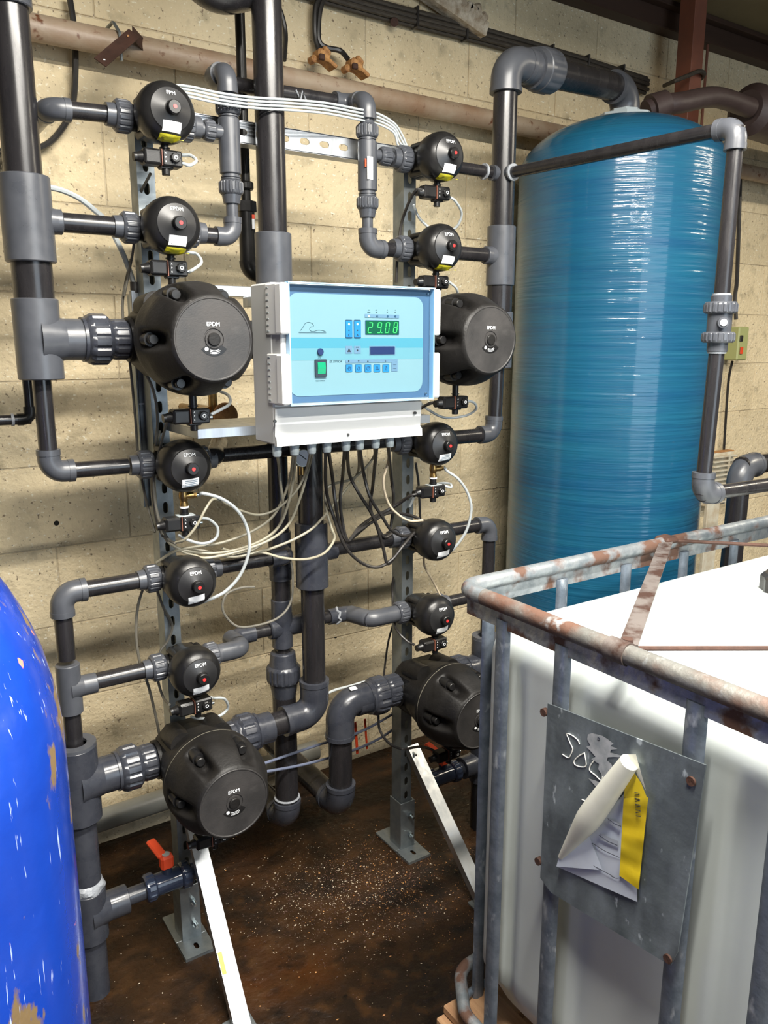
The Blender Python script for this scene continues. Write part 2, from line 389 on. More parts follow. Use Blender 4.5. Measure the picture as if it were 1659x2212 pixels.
# flaking blue enamel drum
bm_ = mat('scratched_blue_enamel', (0.005, 0.030, 0.26), 0.20, col2=(0.008, 0.045, 0.33), nscale=3, coat=.4, bump=.12, bscale=26)
layer(bm_, (0.15, 0.10, 0.045), 13, .595, .635, detail=9, stretch=(1.5, 1.5, .8), rough=.6)
layer(bm_, (0.34, 0.42, 0.66), 55, .66, .70, detail=6, stretch=(2.5, 2.5, .25))
layer(bm_, (0.75, 0.22, 0.16), 26, .725, .74, detail=3)
M['drum'] = bm_
# cage steel
cg = mat('corroded_galvanised_tube', (0.33, 0.35, 0.365), 0.36, metal=.6, col2=(0.16, 0.185, 0.205), nscale=22, rough2=.55, bump=.18, bscale=70)
layer(cg, (0.085, 0.042, 0.027), 15, .50, .60, detail=8, rough=.75, metal=.05)
M['cage'] = cg
cr = mat('rust_browned_galvanised_tube', (0.20, 0.20, 0.185), 0.42, metal=.45, col2=(0.11, 0.10, 0.09), nscale=22, rough2=.6, bump=.2, bscale=70)
layer(cr, (0.105, 0.052, 0.034), 11, .40, .56, detail=9, rough=.7, metal=.05)
layer(cr, (0.30, 0.32, 0.33), 26, .62, .70, detail=8)
M['cager'] = cr
M['tubeshade'] = mat('shaded_air_tube', (0.13, 0.15, 0.22), 0.3)  # dim blue paints in the shade around the low air tubes
cp = mat('blue_grey_galvanised_post', (0.20, 0.235, 0.285), 0.40, metal=.55, col2=(0.105, 0.13, 0.165), nscale=24, rough2=.55, bump=.10, bscale=70)
layer(cp, (0.42, 0.46, 0.50), 34, .60, .70, detail=8, stretch=(1, 1, .5))
M['post'] = cp
pl = mat('weathered_zinc_plate', (0.085, 0.10, 0.11), 0.45, metal=.35, col2=(0.13, 0.155, 0.165), nscale=11, rough2=.6, bump=.08, bscale=60, mix=(.35, .7))
layer(pl, (0.06, 0.085, 0.085), 7, .56, .7, detail=9)
layer(pl, (0.20, 0.235, 0.255), 13, .46, .66, detail=11, stretch=(1, 1, .45))
layer(pl, (0.4, 0.45, 0.48), 55, .66, .72, detail=6, stretch=(1, 1, .5))
M['plate'] = pl
rb = mat('rusty_flat_bar', (0.14, 0.12, 0.11), 0.55, metal=.3, col2=(0.048, 0.022, 0.014), nscale=16, mix=(.4, .55), bump=.1)
M['rbar'] = rb
M['hdpe'] = mat('white_hdpe_bottle', (0.50, 0.54, 0.535), 0.40, col2=(.46, .50, .495), nscale=2.5, sss=.35, spec=.4, bump=.03, bscale=12)
# clear lid: tinted polycarbonate
lm = bpy.data.materials.new('clear_blue_tinted_lid'); lm.use_nodes = True; nt = lm.node_tree
for n in list(nt.nodes):
    if n.type != 'OUTPUT_MATERIAL': nt.nodes.remove(n)
out = nt.nodes['Material Output']; tr = nt.nodes.new('ShaderNodeBsdfTransparent'); tr.inputs[0].default_value = (.93, .97, 1, 1)
gl = nt.nodes.new('ShaderNodeBsdfGlossy'); gl.inputs['Roughness'].default_value = .06; lw_ = nt.nodes.new('ShaderNodeLayerWeight'); lw_.inputs[0].default_value = .5
pw_ = nt.nodes.new('ShaderNodeMath'); pw_.operation = 'POWER'; pw_.inputs[1].default_value = 5; nt.links.new(lw_.outputs['Facing'], pw_.inputs[0])
fr = nt.nodes.new('ShaderNodeMath'); fr.operation = 'MULTIPLY_ADD'; fr.inputs[1].default_value = .9; fr.inputs[2].default_value = .035; nt.links.new(pw_.outputs[0], fr.inputs[0])
mx = nt.nodes.new('ShaderNodeMixShader'); nt.links.new(fr.outputs[0], mx.inputs[0]); nt.links.new(tr.outputs[0], mx.inputs[1]); nt.links.new(gl.outputs[0], mx.inputs[2]); nt.links.new(mx.outputs[0], out.inputs[0])
M['lid'] = lm
M['lidrim'] = mat('blue_lid_edge', (0.30, 0.50, 0.70), 0.2)

# ------------------------------------------------------------------ the room
WALL = 2.5
def slab(name, c, size, m, label=None):
    o = G().box(c, size).obj(name, m, smooth=0); o['kind'] = 'structure'; 
    if label: o['label'] = label
    return o
XA, XB, YF, ZC = -1.7, 5.6, -2.6, 3.04
slab('floor', ((XA+XB)/2, (YF+WALL)/2, -.05), (XB-XA+.4, WALL-YF+.4, .1), M['floor'], 'rust stained wet concrete floor')
slab('ceiling', ((XA+XB)/2, (YF+WALL)/2, ZC+.05), (XB-XA+.4, WALL-YF+.4, .1), M['ceil'], 'olive brown board ceiling')
wb = slab('wall_back', ((XA+XB)/2, WALL+.0515, ZC/2), (XB-XA+.4, .1, ZC), M['mortar'], 'bare concrete block wall behind the pipework')
ORG[wb.name] = V((0, 0, 0))
slab('wall_left', (XA-.05, (YF+WALL)/2, ZC/2), (.1, WALL-YF, ZC), M['dim'])
slab('wall_right', (XB+.05, (YF+WALL)/2, ZC/2), (.1, WALL-YF, ZC), M['dim'])
slab('wall_front', ((XA+XB)/2, YF-.05, ZC/2), (XB-XA+.4, .1, ZC), M['dim'])
bl = None
for k in range(13):
    z0 = .04+.25*(k-1)
    x = 2.485-.45*10+(.225 if k % 2 == 0 else 0)
    while x < XB:
        if x+.45 > -.5:
            z1 = min(z0+.2455, ZC); z0c = max(z0+.0, 0.0)
            if z1-z0c > .05:
                if abs(z1-z0c-.2455) < .002 and bl is not None:
                    o = bl.copy(); C.objects.link(o); o.parent = wb
                else:
                    h = z1-z0c
                    o = G().box((0, .004, 0), (.4455, .012, h), .0014).obj('concrete_block', M['block'], wb, smooth=0)
                    if abs(h-.2455) < .002: bl = o
                o.location = (x+.225, WALL+.0005+random.uniform(-.0012, .0008), (z0c+z1)/2)
        x += .45
for i, (px, py, r, lb) in enumerate([(122, 1130, .008, 'dark disc painted as a drill hole in the block wall left of the frame'), (146, 871, .004, 'tiny dark disc painted as a drill hole in the block wall beside the thin left pipe'), (725, 1376, .006, 'dark disc painted as a drill hole in the block wall between the two uprights'), (110, 1252, .011, 'dark disc painted as a broken hole in the block wall above the lower left elbow')]):
    p = at(px, py, WALL); g = G().cyl((p.x, WALL-.0015, p.z), (p.x, WALL+.002, p.z), r, seg=14)
    tag(g.obj('hole_disc', M['holedark']), lb, 'hole')  # flat dark disc stands for the darkness inside an open hole
# beam under the ceiling along the wall
g = G().box(((XA+XB)/2, WALL-.035, 2.995), (XB-XA, .07, .09), .004); o = g.obj('trim_1', M['timber'], smooth=0); tag(o, 'dark brown beam along the top of the wall', kind='structure')
g = G().box(((XA+XB)/2, WALL-.09, 3.03), (XB-XA, .04, .02), .002); o = g.obj('trim_2', M['timber'], smooth=0); tag(o, 'dark brown ledger under the ceiling', kind='structure')
for i, (x, y, z) in enumerate(LAMPS):
    t = thing('ceiling_light', ['white twin tube ceiling light nearest the block wall', 'white twin tube ceiling light further from the block wall', 'white twin tube ceiling light to the right, past the blue vessel'][i], 'light', (x, y, z))
    G().box((x, y, z+.03), (1.55, .16, .10), .01).obj('housing', M['hinge'], t)
    for dy in (-.04, .04): G().cyl((x-.73, y+dy, z-.045), (x+.73, y+dy, z-.045), .013, seg=12).obj('lamp_tube', mat('lamp_glass', (.9, .9, .9), .3, emit=(1, .96, .88), estr=4), t)

# ------------------------------------------------------------------ pipework
YP, XL, XR, ML, MR = 1.87, .628, 1.374, .346, 1.662
Z1, Z2, ZB, Z3, Z4, Z5, ZE = 2.13, 1.90, 1.655, 1.365, 1.082, .849, .60
def pipe(root, a, b, r, name='pipe', m='pipe', label=None, seg=28): return G().cyl(a, b, r, seg=seg).obj(name, M[m], root, label)
def elbow(root, a, c, b, r, L=None, m='fit', R=None, name='elbow'):
    a = V(a); c = V(c); b = V(b); L = L or r*2.05
    d0 = (a-c).normalized(); d1 = (b-c).normalized()
    g = G().tube(bend([c+d0*L, c, c+d1*L], R or r*1.25, 10), r, seg=26)
    for d in (d0, d1): g.cyl(c+d*(L-.012), c+d*(L+.001), r*1.045, seg=26)
    return g.obj(name, M[m], root)
def tee(root, c, axis, half, r, br=None, bl=0, rb=0, m='fit', name='tee', bush=None):
    c = V(c); a = V(axis)
    g = G().cyl(c-a*half, c+a*half, r, seg=32, ch=.002)
    if br is not None:
        d = V(br); g.cyl(c, c+d*bl, rb, seg=28, ch=.0015)
        g.cyl(c, c+d*(r*1.12), rb*1.3, rb, seg=28)
    return g.obj(name, M[m], root)
def nut(root, a, b, r, m='fit', n=14, name='union_nut', label=None): return G().nut(a, b, r, n).obj(name, M[m], root, label)
def XY(x, z, y=YP): return V((x, y, z))

# upper left manifold
t = thing('pipe_manifold', 'tall dark pipe column at the left edge with a big grey tee', 'pipe', (ML, YP, 1.35))
pipe(t, XY(ML, 1.97), XY(ML, 2.9), .0375)
G().cyl(XY(ML, 2.30), XY(ML, 2.42), .045, seg=32, ch=.002).obj('coupling', M['fit'], t)
tee(t, XY(ML, 1.90), (0, 0, 1), .086, .051, (1, 0, 0), .068, .026)
pipe(t, XY(ML, 1.72), XY(ML, 1.83), .041)
tee(t, XY(ML, ZB), (0, 0, 1), .085, .0475, (1, 0, 0), .145, .045)
pipe(t, XY(ML, 1.39), XY(ML, 1.60), .0195)
elbow(t, XY(ML, 1.5), XY(ML, Z3), XY(.5, Z3), .0245)
pipe(t, XY(ML+.04, Z3), XY(XL-.11, Z3), .0185)
pipe(t, XY(ML+.05, Z2), XY(XL-.10, Z2), .0205)
# pipe into the FPM valve
t = thing('pipe_run', 'short dark pipe with grey elbow turning to the wall, left of the top left valve', 'pipe', XY(.45, Z1))
elbow(t, (.408, 2.1, Z1-.005), XY(.408, Z1-.005), XY(.6, Z1), .0225, L=.040)
pipe(t, (.408, YP+.03, Z1-.005), (.408, 2.48, Z1-.005), .019)
pipe(t, XY(.43, Z1-.004), XY(XL-.10, Z1), .0175)
# lower left manifold
t = thing('pipe_manifold', 'dark grey pipe column beside the blue enamel tank, feeding the lower left valves', 'pipe', (ML, YP, .2))
elbow(t, XY(ML, .9), XY(ML, Z4), XY(.5, Z4), .0265)
pipe(t, XY(ML+.04, Z4), XY(XL-.10, Z4), .0200)
pipe(t, XY(ML, .92), XY(ML, 1.04), .0205)
tee(t, XY(ML, Z5-.003), (0, 0, 1), .062, .0275, (1, 0, 0), .062, .0245)
pipe(t, XY(ML+.05, Z5), XY(XL-.10, Z5), .0200)
pipe(t, XY(ML, .66), XY(ML, .80), .0205)
G().ring(XY(ML, ZE+.085), XY(ML, ZE+.105), .05, .028).cyl(XY(ML, ZE+.06), XY(ML, ZE+.098), .036, seg=26).obj('bushing', M['fit'], t)
tee(t, XY(ML, ZE), (0, 0, 1), .098, .0505, (1, 0, 0), .105, .0455, m='fitd')
pipe(t, XY(ML, .29), XY(ML, .52), .035, m='fitd')
G().lathe([(.034, 0), (.041, .004), (.043, .012), (.0405, .022), (.034, .030)], XY(ML, .300), (0, 0, 1), 48, lambda r, h, a: r+.0022*math.sin(5*a+160*h)*(r > .035)).obj('cement_bead', M['cement'], t, 'smeared grey white solvent cement')
tee(t, XY(ML, .235), (0, 0, 1), .07, .043, (1, 0, 0), .095, .037, m='fitd')
pipe(t, XY(ML, .0), XY(ML, .18), .034, m='fitd')
pipe(t, XY(ML+.09, .238), XY(ML+.14, .238), .022, m='fitd')
# ball valve at the bottom left
def ballvalve(root, c, sx=1):
    c = V(c); nut(root, c+V((-.062, 0, 0)), c+V((-.034, 0, 0)), .034, 'clearpvc', 10)
    nut(root, c+V((.034, 0, 0)), c+V((.062, 0, 0)), .034, 'clearpvc', 10)
    G().cyl(c+V((-.036, 0, 0)), c+V((.036, 0, 0)), .029, ch=.003).cyl(c, c+V((0, 0, .042)), .014).obj('valve_body', M['clearpvc'], root)
    G().box(c+V((0, 0, .060)), (.034, .030, .040), .006).beam(c+V((-.008, 0, .076)), c+V((-.022, .062, .094)), .026, .012, .004, (0, 0, 1)).obj('handle', M['redplastic'], root)
    G().cyl(c+V((0, 0, .08)), c+V((0, 0, .0825)), .010).obj('handle_cap', M['gland'], root)
t = thing('ball_valve', 'dark blue ball valve with orange red handle at the left floor', 'valve', (.545, YP, .19))
ballvalve(t, (.548, YP, .242)); pipe(t, (.605, YP, .242), (.66, YP, .242), .022, 'end_stub', 'clearpvc')
# small black drain behind the left column
t = thing('drain_pipe', 'thin black pipe with a small elbow leaving the frame on the left', 'pipe', (.30, 1.985, 1.40))
b0 = at(66, 905, 1.985); elbow(t, b0+V((0, 0, .2)), b0, b0-V((.2, 0, 0)), .0135, m='black'); pipe(t, b0, b0+V((0, 0, .55)), .0105); pipe(t, b0, b0-V((.35, 0, 0)), .012)
G().ring(b0-V((.042, 0, 0)), b0-V((.036, 0, 0)), .0142, .012).obj('cement_bead', M['cement'], t)

# flow meters
def meter(x, zt, zb, lab, right, backz):
    t = thing('flow_meter', lab, 'flow meter', XY(x, zb))
    top = XY(x, zt)
    elbow(t, XY(x, zt-.1), top, (x, YP+.1, zt), .0235, m='fit')
    pipe(t, XY(x, zt-.08), XY(x, zt-.03), .0165, 'neck', 'fit')
    nut(t, XY(x, 2.168), XY(x, 2.200), .0275, n=22)
    G().cyl(XY(x, 2.195), XY(x, 2.208), .022, .018).obj('collar', M['fit'], t)
    g = G().cyl(XY(x, 2.038), XY(x, 2.160), .0252, ch=.002)
    for z in (2.025, 2.030, 2.158, 2.163): g.cyl(XY(x, z), XY(x, z+.003), .0235)
    g.cyl(XY(x, 2.02), XY(x, 2.17), .021); g.obj('meter_body', M['fit'], t)
    nut(t, XY(x, 1.992), XY(x, 2.024), .0272, n=22)
    G().cyl(XY(x, 1.972), XY(x, 1.994), .0195, .0235).obj('collar', M['fit'], t)
    pipe(t, XY(x, zb+.03), XY(x, 1.975), .0145, m='fit')
    s = -1 if right else 1
    return t
xm = .806; t = meter(xm, 2.263, Z2, 'grey upright flow meter left of the big central pipe', False, 2.26)
elbow(t, XY(xm, 2.0), XY(xm, Z2-.004), XY(xm-.1, Z2-.004), .0215); pipe(t, XY(XL+.1, Z2-.004), XY(xm-.03, Z2-.004), .0185)
pipe(t, XY(XL+.09, Z1-.002), XY(xm-.02, Z1-.002), .0155, m='fit'); nut(t, XY(.742, Z1-.002), XY(.770, Z1-.002), .0215, n=12)
G().cyl(XY(.715, Z1-.002), XY(.725, Z1-.002), .021, seg=24).obj('collar', M['fit'], t)
xr = 1.190; t = meter(xr, 2.262, Z2, 'grey upright flow meter with a white label, right of the big central pipe', True, 2.26)
elbow(t, XY(xr, 2.0), XY(xr, Z2-.006), XY(xr+.1, Z2-.006), .0240); pipe(t, XY(xr+.03, Z2-.006), XY(XR-.09, Z2-.004), .0190)
pipe(t, XY(xr+.02, Z1+.0), XY(XR-.09, Z1), .0135, m='fit'); nut(t, XY(1.228, Z1), XY(1.262, Z1), .0215, n=12)
G().box(XY(xr-.008, 2.09)+V((0, -.0262, 0)), (.017, .0012, .055), 0).obj('label_sticker', M['white'], t, 'white printed sticker')
G().box(XY(xr-.0195, 2.102)+V((0, -.0225, 0)), (.004, .001, .02), 0).obj('label_sticker', M['redplastic'], t, 'red edge of the sticker')
t = thing('pipe_run', 'dark horizontal pipe joining the tops of the two flow meters behind the central pipe', 'pipe', (1.0, 1.95, 2.26))
elbow(t, (xm, 1.88, 2.263), (xm-.008, 1.955, 2.263), (1.2, 1.955, 2.27), .0255); elbow(t, (xr, 1.88, 2.262), (xr, 1.955, 2.268), (.9, 1.955, 2.268), .0235)
pipe(t, (xm+.02, 1.955, 2.263), (xr-.03, 1.955, 2.268), .0175)
G().tube([(1.02+.006*i, 1.937-.001*(i % 2), 2.272-.012*((i*7) % 3)) for i in range(6)], .0022, seg=6).obj('cement_bead', M['cement'], t)

# big central riser (upper) and lower riser
t = thing('pipe_riser', 'big black central pipe running up from behind the control box to the ceiling', 'pipe', XY(.912, ZB))
pipe(t, XY(.912, 1.88), XY(.912, 3.0), .0355, seg=40)
G().cyl(XY(.912, 1.72), XY(.912, 1.913), .0455, ch=.002, seg=36).obj('coupling', M['fit'], t)
pipe(t, XY(XL+.10, ZB), XY(.912, ZB), .044)
tee(t, XY(.912, ZB), (0, 0, 1), .09, .048, (-1, 0, 0), .10, .047)
t = thing('pipe_riser', 'thick dark riser below the control box with an elbow to the lower left large valve', 'pipe', XY(1.002, ZE))
pipe(t, XY(1.003, .98), XY(1.003, ZB), .0345, seg=36)
pipe(t, XY(1.003, .66), XY(1.003, .99), .0325, seg=36)
tee(t, XY(1.003, Z4-.006), (0, 0, 1), .092, .0455, (1, 0, 0), .075, .0235, m='fitd')
elbow(t, XY(1.003, .8), XY(1.003, ZE+.005), XY(.7, ZE+.002), .041, m='fitd', L=.1)
pipe(t, XY(.82, ZE+.002), XY(.93, ZE+.003), .0335)
nut(t, XY(.752, ZE), XY(.788, ZE), .048, 'fitd', 12); G().cyl(XY(.785, ZE), XY(.835, ZE), .042, .0385, seg=28).obj('socket', M['fitd'], t)
pipe(t, XY(XL+.08, ZE), XY(.76, ZE), .036, 'stub', 'fitd')
pipe(t, XY(1.07, Z4), XY(XR-.10, Z4), .0200)
G().cyl(XY(1.262, Z4), XY(1.30, Z4), .0255, seg=24).obj('coupling', M['fit'], t)
t = thing('pipe_run', 'fat black horizontal pipe behind the control box between the two large upper valves', 'pipe', (1.1, YP, ZB))
pipe(t, XY(.965, ZB), XY(XR-.1, ZB), .040)
t = thing('pipe_run', 'black horizontal pipe just under the control box', 'pipe', (.9, 1.93, 1.365))
pipe(t, (XL+.09, 1.90, Z3+.003), (XR-.1, 1.90, Z3+.003), .019)
G().tube(bend([(XL+.07, YP, Z3+.006), (.735, YP, Z3+.004), (.80, 2.0, Z3+.02)], .03), .0235, seg=24).obj('elbow', M['pipe'], t)
# second leg to the lower right large valve
t = thing('pipe_run', 'thick grey elbowed leg from the lower right large valve down to the floor', 'pipe', XY(1.086, .2))
elbow(t, XY(1.086, .4), XY(1.086, ZE+.008), XY(1.3, ZE+.008), .0425, m='fitd', L=.105)
G().box(XY(1.125, ZE+.052)+V((0, -.012, 0)), (.022, .014, .002), 0, Matrix.Rotation(.3, 3, 'X')).obj('label_sticker', M['white'], t)
nut(t, XY(1.196, ZE+.008), XY(1.243, ZE+.008), .050, 'fitd', 16); G().nut(XY(1.243, ZE+.008), XY(1.30, ZE+.008), .0435, 16).obj('socket', M['fitd'], t)
pipe(t, XY(1.086, .34), XY(1.086, .52), .035)
elbow(t, XY(1.086, .5), XY(1.086, .275), (1.086, 2.2, .275), .043, m='fitd', L=.075)
pipe(t, (1.086, 1.93, .275), (1.086, 2.49, .275), .036)
G().tube([XY(1.086, .505)+V((.0365*math.cos(a), .0365*math.sin(a), .004*math.sin(4*a))) for a in [k*.4 for k in range(17)]], .004, seg=6).obj('cement_bead', M['cement'], t)
# thin vertical behind
xt, yt = .948, 1.955
t = thing('pipe_riser', 'slim dark riser with a union, just left of the thick lower riser', 'pipe', (xt, yt, .2))
pipe(t, (xt, yt, .92), (xt, yt, 1.6), .0275)
G().cyl((xt, yt, Z4-.09), (xt, yt, Z4+.05), .032, seg=28, ch=.002).obj('tee', M['fitd'], t)
G().cyl((xt, yt, .79), (xt, yt, .935), .030, seg=28, ch=.002).obj('tee', M['fitd'], t)
pipe(t, (xt, yt, .60), (xt, yt, .86), .0215)
g = G(); g.nut((xt, yt, .680), (xt, yt, .735), .0475, 16); g.obj('union_nut', M['fitd'], t); G().cyl((xt, yt, .73), (xt, yt, .775), .041, .036, ch=.003).obj('collar', M['fitd'], t); G().cyl((xt, yt, .635), (xt, yt, .684), .034, .042).obj('collar', M['fitd'], t)
pipe(t, (xt, yt, .30), (xt, yt, .65), .0345)
elbow(t, (xt, yt, .5), (xt, yt, .235), (xt, 2.3, .235), .040, m='fitd', L=.065)
pipe(t, (xt, yt+.05, .235), (xt, 2.49, .235), .033)
G().tube([V((xt, yt, .31))+V((.036*math.cos(a), .036*math.sin(a), 0)) for a in [k*.4 for k in range(17)]], .0035, seg=6).obj('cement_bead', M['cement'], t)
t = thing('pipe_run', 'dark wet pipe from the fourth left valve to the slim riser', 'pipe', XY(.8, Z4))
pipe(t, XY(XL+.09, Z4), XY(.93, Z4+.002), .0185); elbow(t, XY(.8, Z4), XY(.925, Z4), (.945, 1.96, Z4), .0235, m='fitd')
t = thing('pipe_run', 'dripping black pipe with double bends joining the fifth valves of both columns', 'pipe', (1.0, 1.955, Z5))
G().tube(bend([XY(XL+.07, Z5), XY(.79, Z5), (.79, yt, Z5)], .027), .0245, seg=24).obj('elbow', M['fit'], t)
G().tube(bend([(.79, YP+.02, Z5), (.79, yt, Z5), (.86, yt, Z5)], .027), .0235, seg=24).obj('elbow', M['fitd'], t)
pipe(t, (.84, yt, Z5), (1.12, yt, Z5), .0175)
G().cyl((.905, yt, Z5), (1.03, yt, Z5), .0285, ch=.003).obj('tee', M['fitd'], t)
G().tube(bend([(1.10, yt, Z5), (1.17, yt, Z5), (1.195, YP, Z5)], .03), .0235, seg=24).obj('elbow', M['fitd'], t)
G().tube(bend([(1.17, yt-.01, Z5), (1.195, YP, Z5), (1.28, YP, Z5)], .03), .0255, seg=24).obj('elbow', M['fit'], t)
G().tube([(1.122+.004*(i % 3), yt-.024*math.cos((i-6)*.33), Z5+.024*math.sin((i-6)*.33)) for i in range(12)], .0038, seg=6).obj('cement_bead', M['cement'], t)

# black service pipe behind the central pipe
t = thing('service_pipe', 'thin black service pipe with a coupling, just left of the big central pipe', 'pipe', (.88, 2.02, 1.9))
p0 = at(533, 190, 2.02); p1 = at(537, 590, 2.02); xs = p1.x
pipe(t, (xs, 2.02, 1.86), (xs, 2.02, p0.z+.5), .0125, m='black')
z_a, z_b = at(537, 590, 2.02).z, at(537, 455, 2.02).z
G().cyl((xs, 2.02, z_a+.02), (xs, 2.02, z_b), .0215, ch=.003).obj('coupling', M['black'], t)
G().cyl((xs, 2.02, z_b-.004), (xs, 2.02, z_b+.022), .0265, seg=6).obj('union_nut', M['black'], t)
G().cyl((xs, 2.02, z_b+.05), (xs, 2.02, z_b+.07), .0205, ch=.003).obj('union_nut', M['black'], t)
G().tube(bend([(xs, 2.02, z_a+.03), (xs, 2.02, z_a), (xs+.07, 2.02, z_a)], .03), .0235, seg=20).obj('elbow', M['black'], t)
q = at(547, 480, 1.995); G().box(q, (.007, .002, .034), 0).obj('label_sticker', M['white'], t)
q = at(547, 468, 1.994); G().box(q, (.0075, .002, .010), 0).obj('label_sticker', M['redplastic'], t, 'red top of the sticker')

# right manifold
t = thing('pipe_manifold', 'tall dark pipe column in front of the big light blue vessel, feeding the right valves', 'pipe', XY(MR, 1.3))
pipe(t, XY(MR, 1.98), XY(MR, 2.38), .0345, seg=36)
elbow(t, XY(MR, 2.2), XY(MR, 2.435), (1.9, 1.885, 2.437), .0445, L=.085)
tee(t, XY(MR, 1.90), (0, 0, 1), .085, .0425, (-1, 0, 0), .062, .0255)
pipe(t, XY(MR, 1.72), XY(MR, 1.83), .0375); tee(t, XY(MR, ZB), (0, 0, 1), .083, .0425, (-1, 0, 0), .1, .040)
pipe(t, XY(MR-.006, 1.39), XY(MR, 1.60), .0215); elbow(t, XY(MR, 1.6), XY(MR-.01, Z3+.004), XY(1.4, Z3+.004), .0265)
pipe(t, XY(XR+.08, Z3+.002), XY(MR-.04, Z3+.003), .0215)
pipe(t, XY(XR+.08, Z2), XY(MR-.05, Z2), .0195)
pipe(t, XY(XR+.08, ZB), XY(MR-.05, ZB), .040)
t = thing('pipe_run', 'dark lower right pipe column half hidden behind the wire cage corner', 'pipe', XY(1.645, .3))
pipe(t, XY(XR+.08, Z4), XY(1.60, Z4), .0205); elbow(t, XY(1.3, Z4), XY(1.648, Z4), XY(1.648, .8), .0255); pipe(t, XY(1.648, .9), XY(1.648, 1.04), .0205)
tee(t, XY(1.648, Z5), (0, 0, 1), .06, .027, (-1, 0, 0), .06, .024); pipe(t, XY(XR+.08, Z5), XY(1.60, Z5), .0190)
pipe(t, XY(1.648, .65), XY(1.648, .80), .0205)
G().ring(XY(1.645, ZE+.085), XY(1.645, ZE+.105), .045, .026).obj('bushing', M['fit'], t)
tee(t, XY(1.645, ZE), (0, 0, 1), .098, .046, (-1, 0, 0), .10, .042, m='fitd')
pipe(t, XY(XR+.08, ZE), XY(1.58, ZE), .036, 'stub', 'fitd'); pipe(t, XY(1.645, .3), XY(1.645, .52), .036)
tee(t, XY(1.645, .25), (0, 0, 1), .07, .043, (-1, 0, 0), .09, .037, m='fitd'); pipe(t, XY(1.645, 0), XY(1.645, .2), .036)
t = thing('ball_valve', 'ball valve with orange red handle low down behind the right upright', 'valve', (1.47, YP, .2)); ballvalve(t, (1.475, YP, .25)); pipe(t, (1.53, YP, .25), (1.57, YP, .25), .022, 'stub', 'fitd')
# top connection to the blue vessel
t = thing('pipe_run', 'black pipe and grey union leading over to the top of the light blue vessel', 'pipe', (2.1, 1.95, 2.44))
p0 = V((MR+.08, 1.88, 2.435)); p3 = V((2.34, 2.015, 2.50)); dd = (p3-p0).normalized()
G().cyl(p0, p0+dd*.04, .047, ch=.003).cyl(p0+dd*.035, p0+dd*.06, .055, .058, seg=32).obj('socket', M['fit'], t)
nut(t, p0+dd*.055, p0+dd*.145, .060, n=14); pipe(t, p0+dd*.13, p0+dd*.56, .043)
elbow(t, p0, p3, p3-V((0, 0, .2)), .050, L=.09)
G().lathe([(0, 0), (.10, 0), (.10, .012), (.055, .016), (.055, .03), (0, .03)], (2.34, 2.015, 2.402), seg=8).obj('flange', M['gland'], t)
# feed from r1 towards viewer, down and away right
t = thing('pipe_run', 'dark pipe crossing in front of the blue vessel then dropping to the check valve', 'pipe', (1.65, 1.12, 1.3))
e0 = V((MR-.002, YP, 2.13)); e1 = V((MR-.002, 1.118, 2.105)); e2 = V((1.638, 1.112, 1.298))
pipe(t, XY(XR+.08, Z1), XY(MR-.05, Z1), .0165); elbow(t, XY(1.4, Z1), e0, e1, .0205)
G().ring(e0+V((-.068, 0, 0)), e0+V((-.074, 0, 0)), .022, .016).obj('cement_bead', M['cement'], t)
G().ring(e0+(e1-e0).normalized()*.042, e0+(e1-e0).normalized()*.048, .0235, .016).obj('cement_bead', M['cement'], t)
pipe(t, e0, e1, .0158); elbow(t, e0, e1, e2, .0228)
pipe(t, e1, V((1.650, 1.113, 1.745)), .0172); pipe(t, V((1.650, 1.113, 1.645)), e2, .0172)
elbow(t, e1, e2, e2+V((.4, 0, -.005)), .0255); pipe(t, e2, e2+V((1.6, .0, -.02)), .0172)
t = thing('check_valve', 'grey check valve with two notched union nuts on the right hand drop pipe', 'valve', (1.65, 1.113, 1.64))
cx = V((1.650, 1.113, 0)); z_ = lambda z: cx+V((0, 0, z))
G().cyl(z_(1.735), z_(1.752), .0225, ch=.001).obj('collar', M['fit'], t); G().cyl(z_(1.628), z_(1.650), .0225, ch=.001).obj('collar', M['fit'], t)
nut(t, z_(1.738), z_(1.712), .0345, n=20); nut(t, z_(1.648), z_(1.672), .0345, n=20)
G().cyl(z_(1.668), z_(1.716), .0265).cyl(z_(1.692), z_(1.692)+V((-.026, -.028, 0)), .012).obj('valve_body', M['fit'], t)
G().cyl(z_(1.692)+V((-.0265, -.0285, 0)), z_(1.692)+V((-.028, -.030, 0)), .0075).obj('test_port', M['white'], t)
G().ring(z_(1.752), z_(1.756), .020, .016).obj('cement_bead', M['cement'], t); G().ring(z_(1.624), z_(1.628), .0205, .016).obj('cement_bead', M['cement'], t)
# pipe at far right
t = thing('pipe_run', 'grey elbow and pipe dropping behind the right hand pipe, beside the ivory heater', 'pipe', (2.5, 1.55, .7))
q = at(1600, 1008, 1.5); elbow(t, q+V((.3, 0, 0)), q, q-V((0.0, 0, .3)), .040); pipe(t, q, q+V((1.2, 0, 0)), .032); pipe(t, q-V((0, 0, .05)), V((q.x-.01, q.y, 0)), .034)

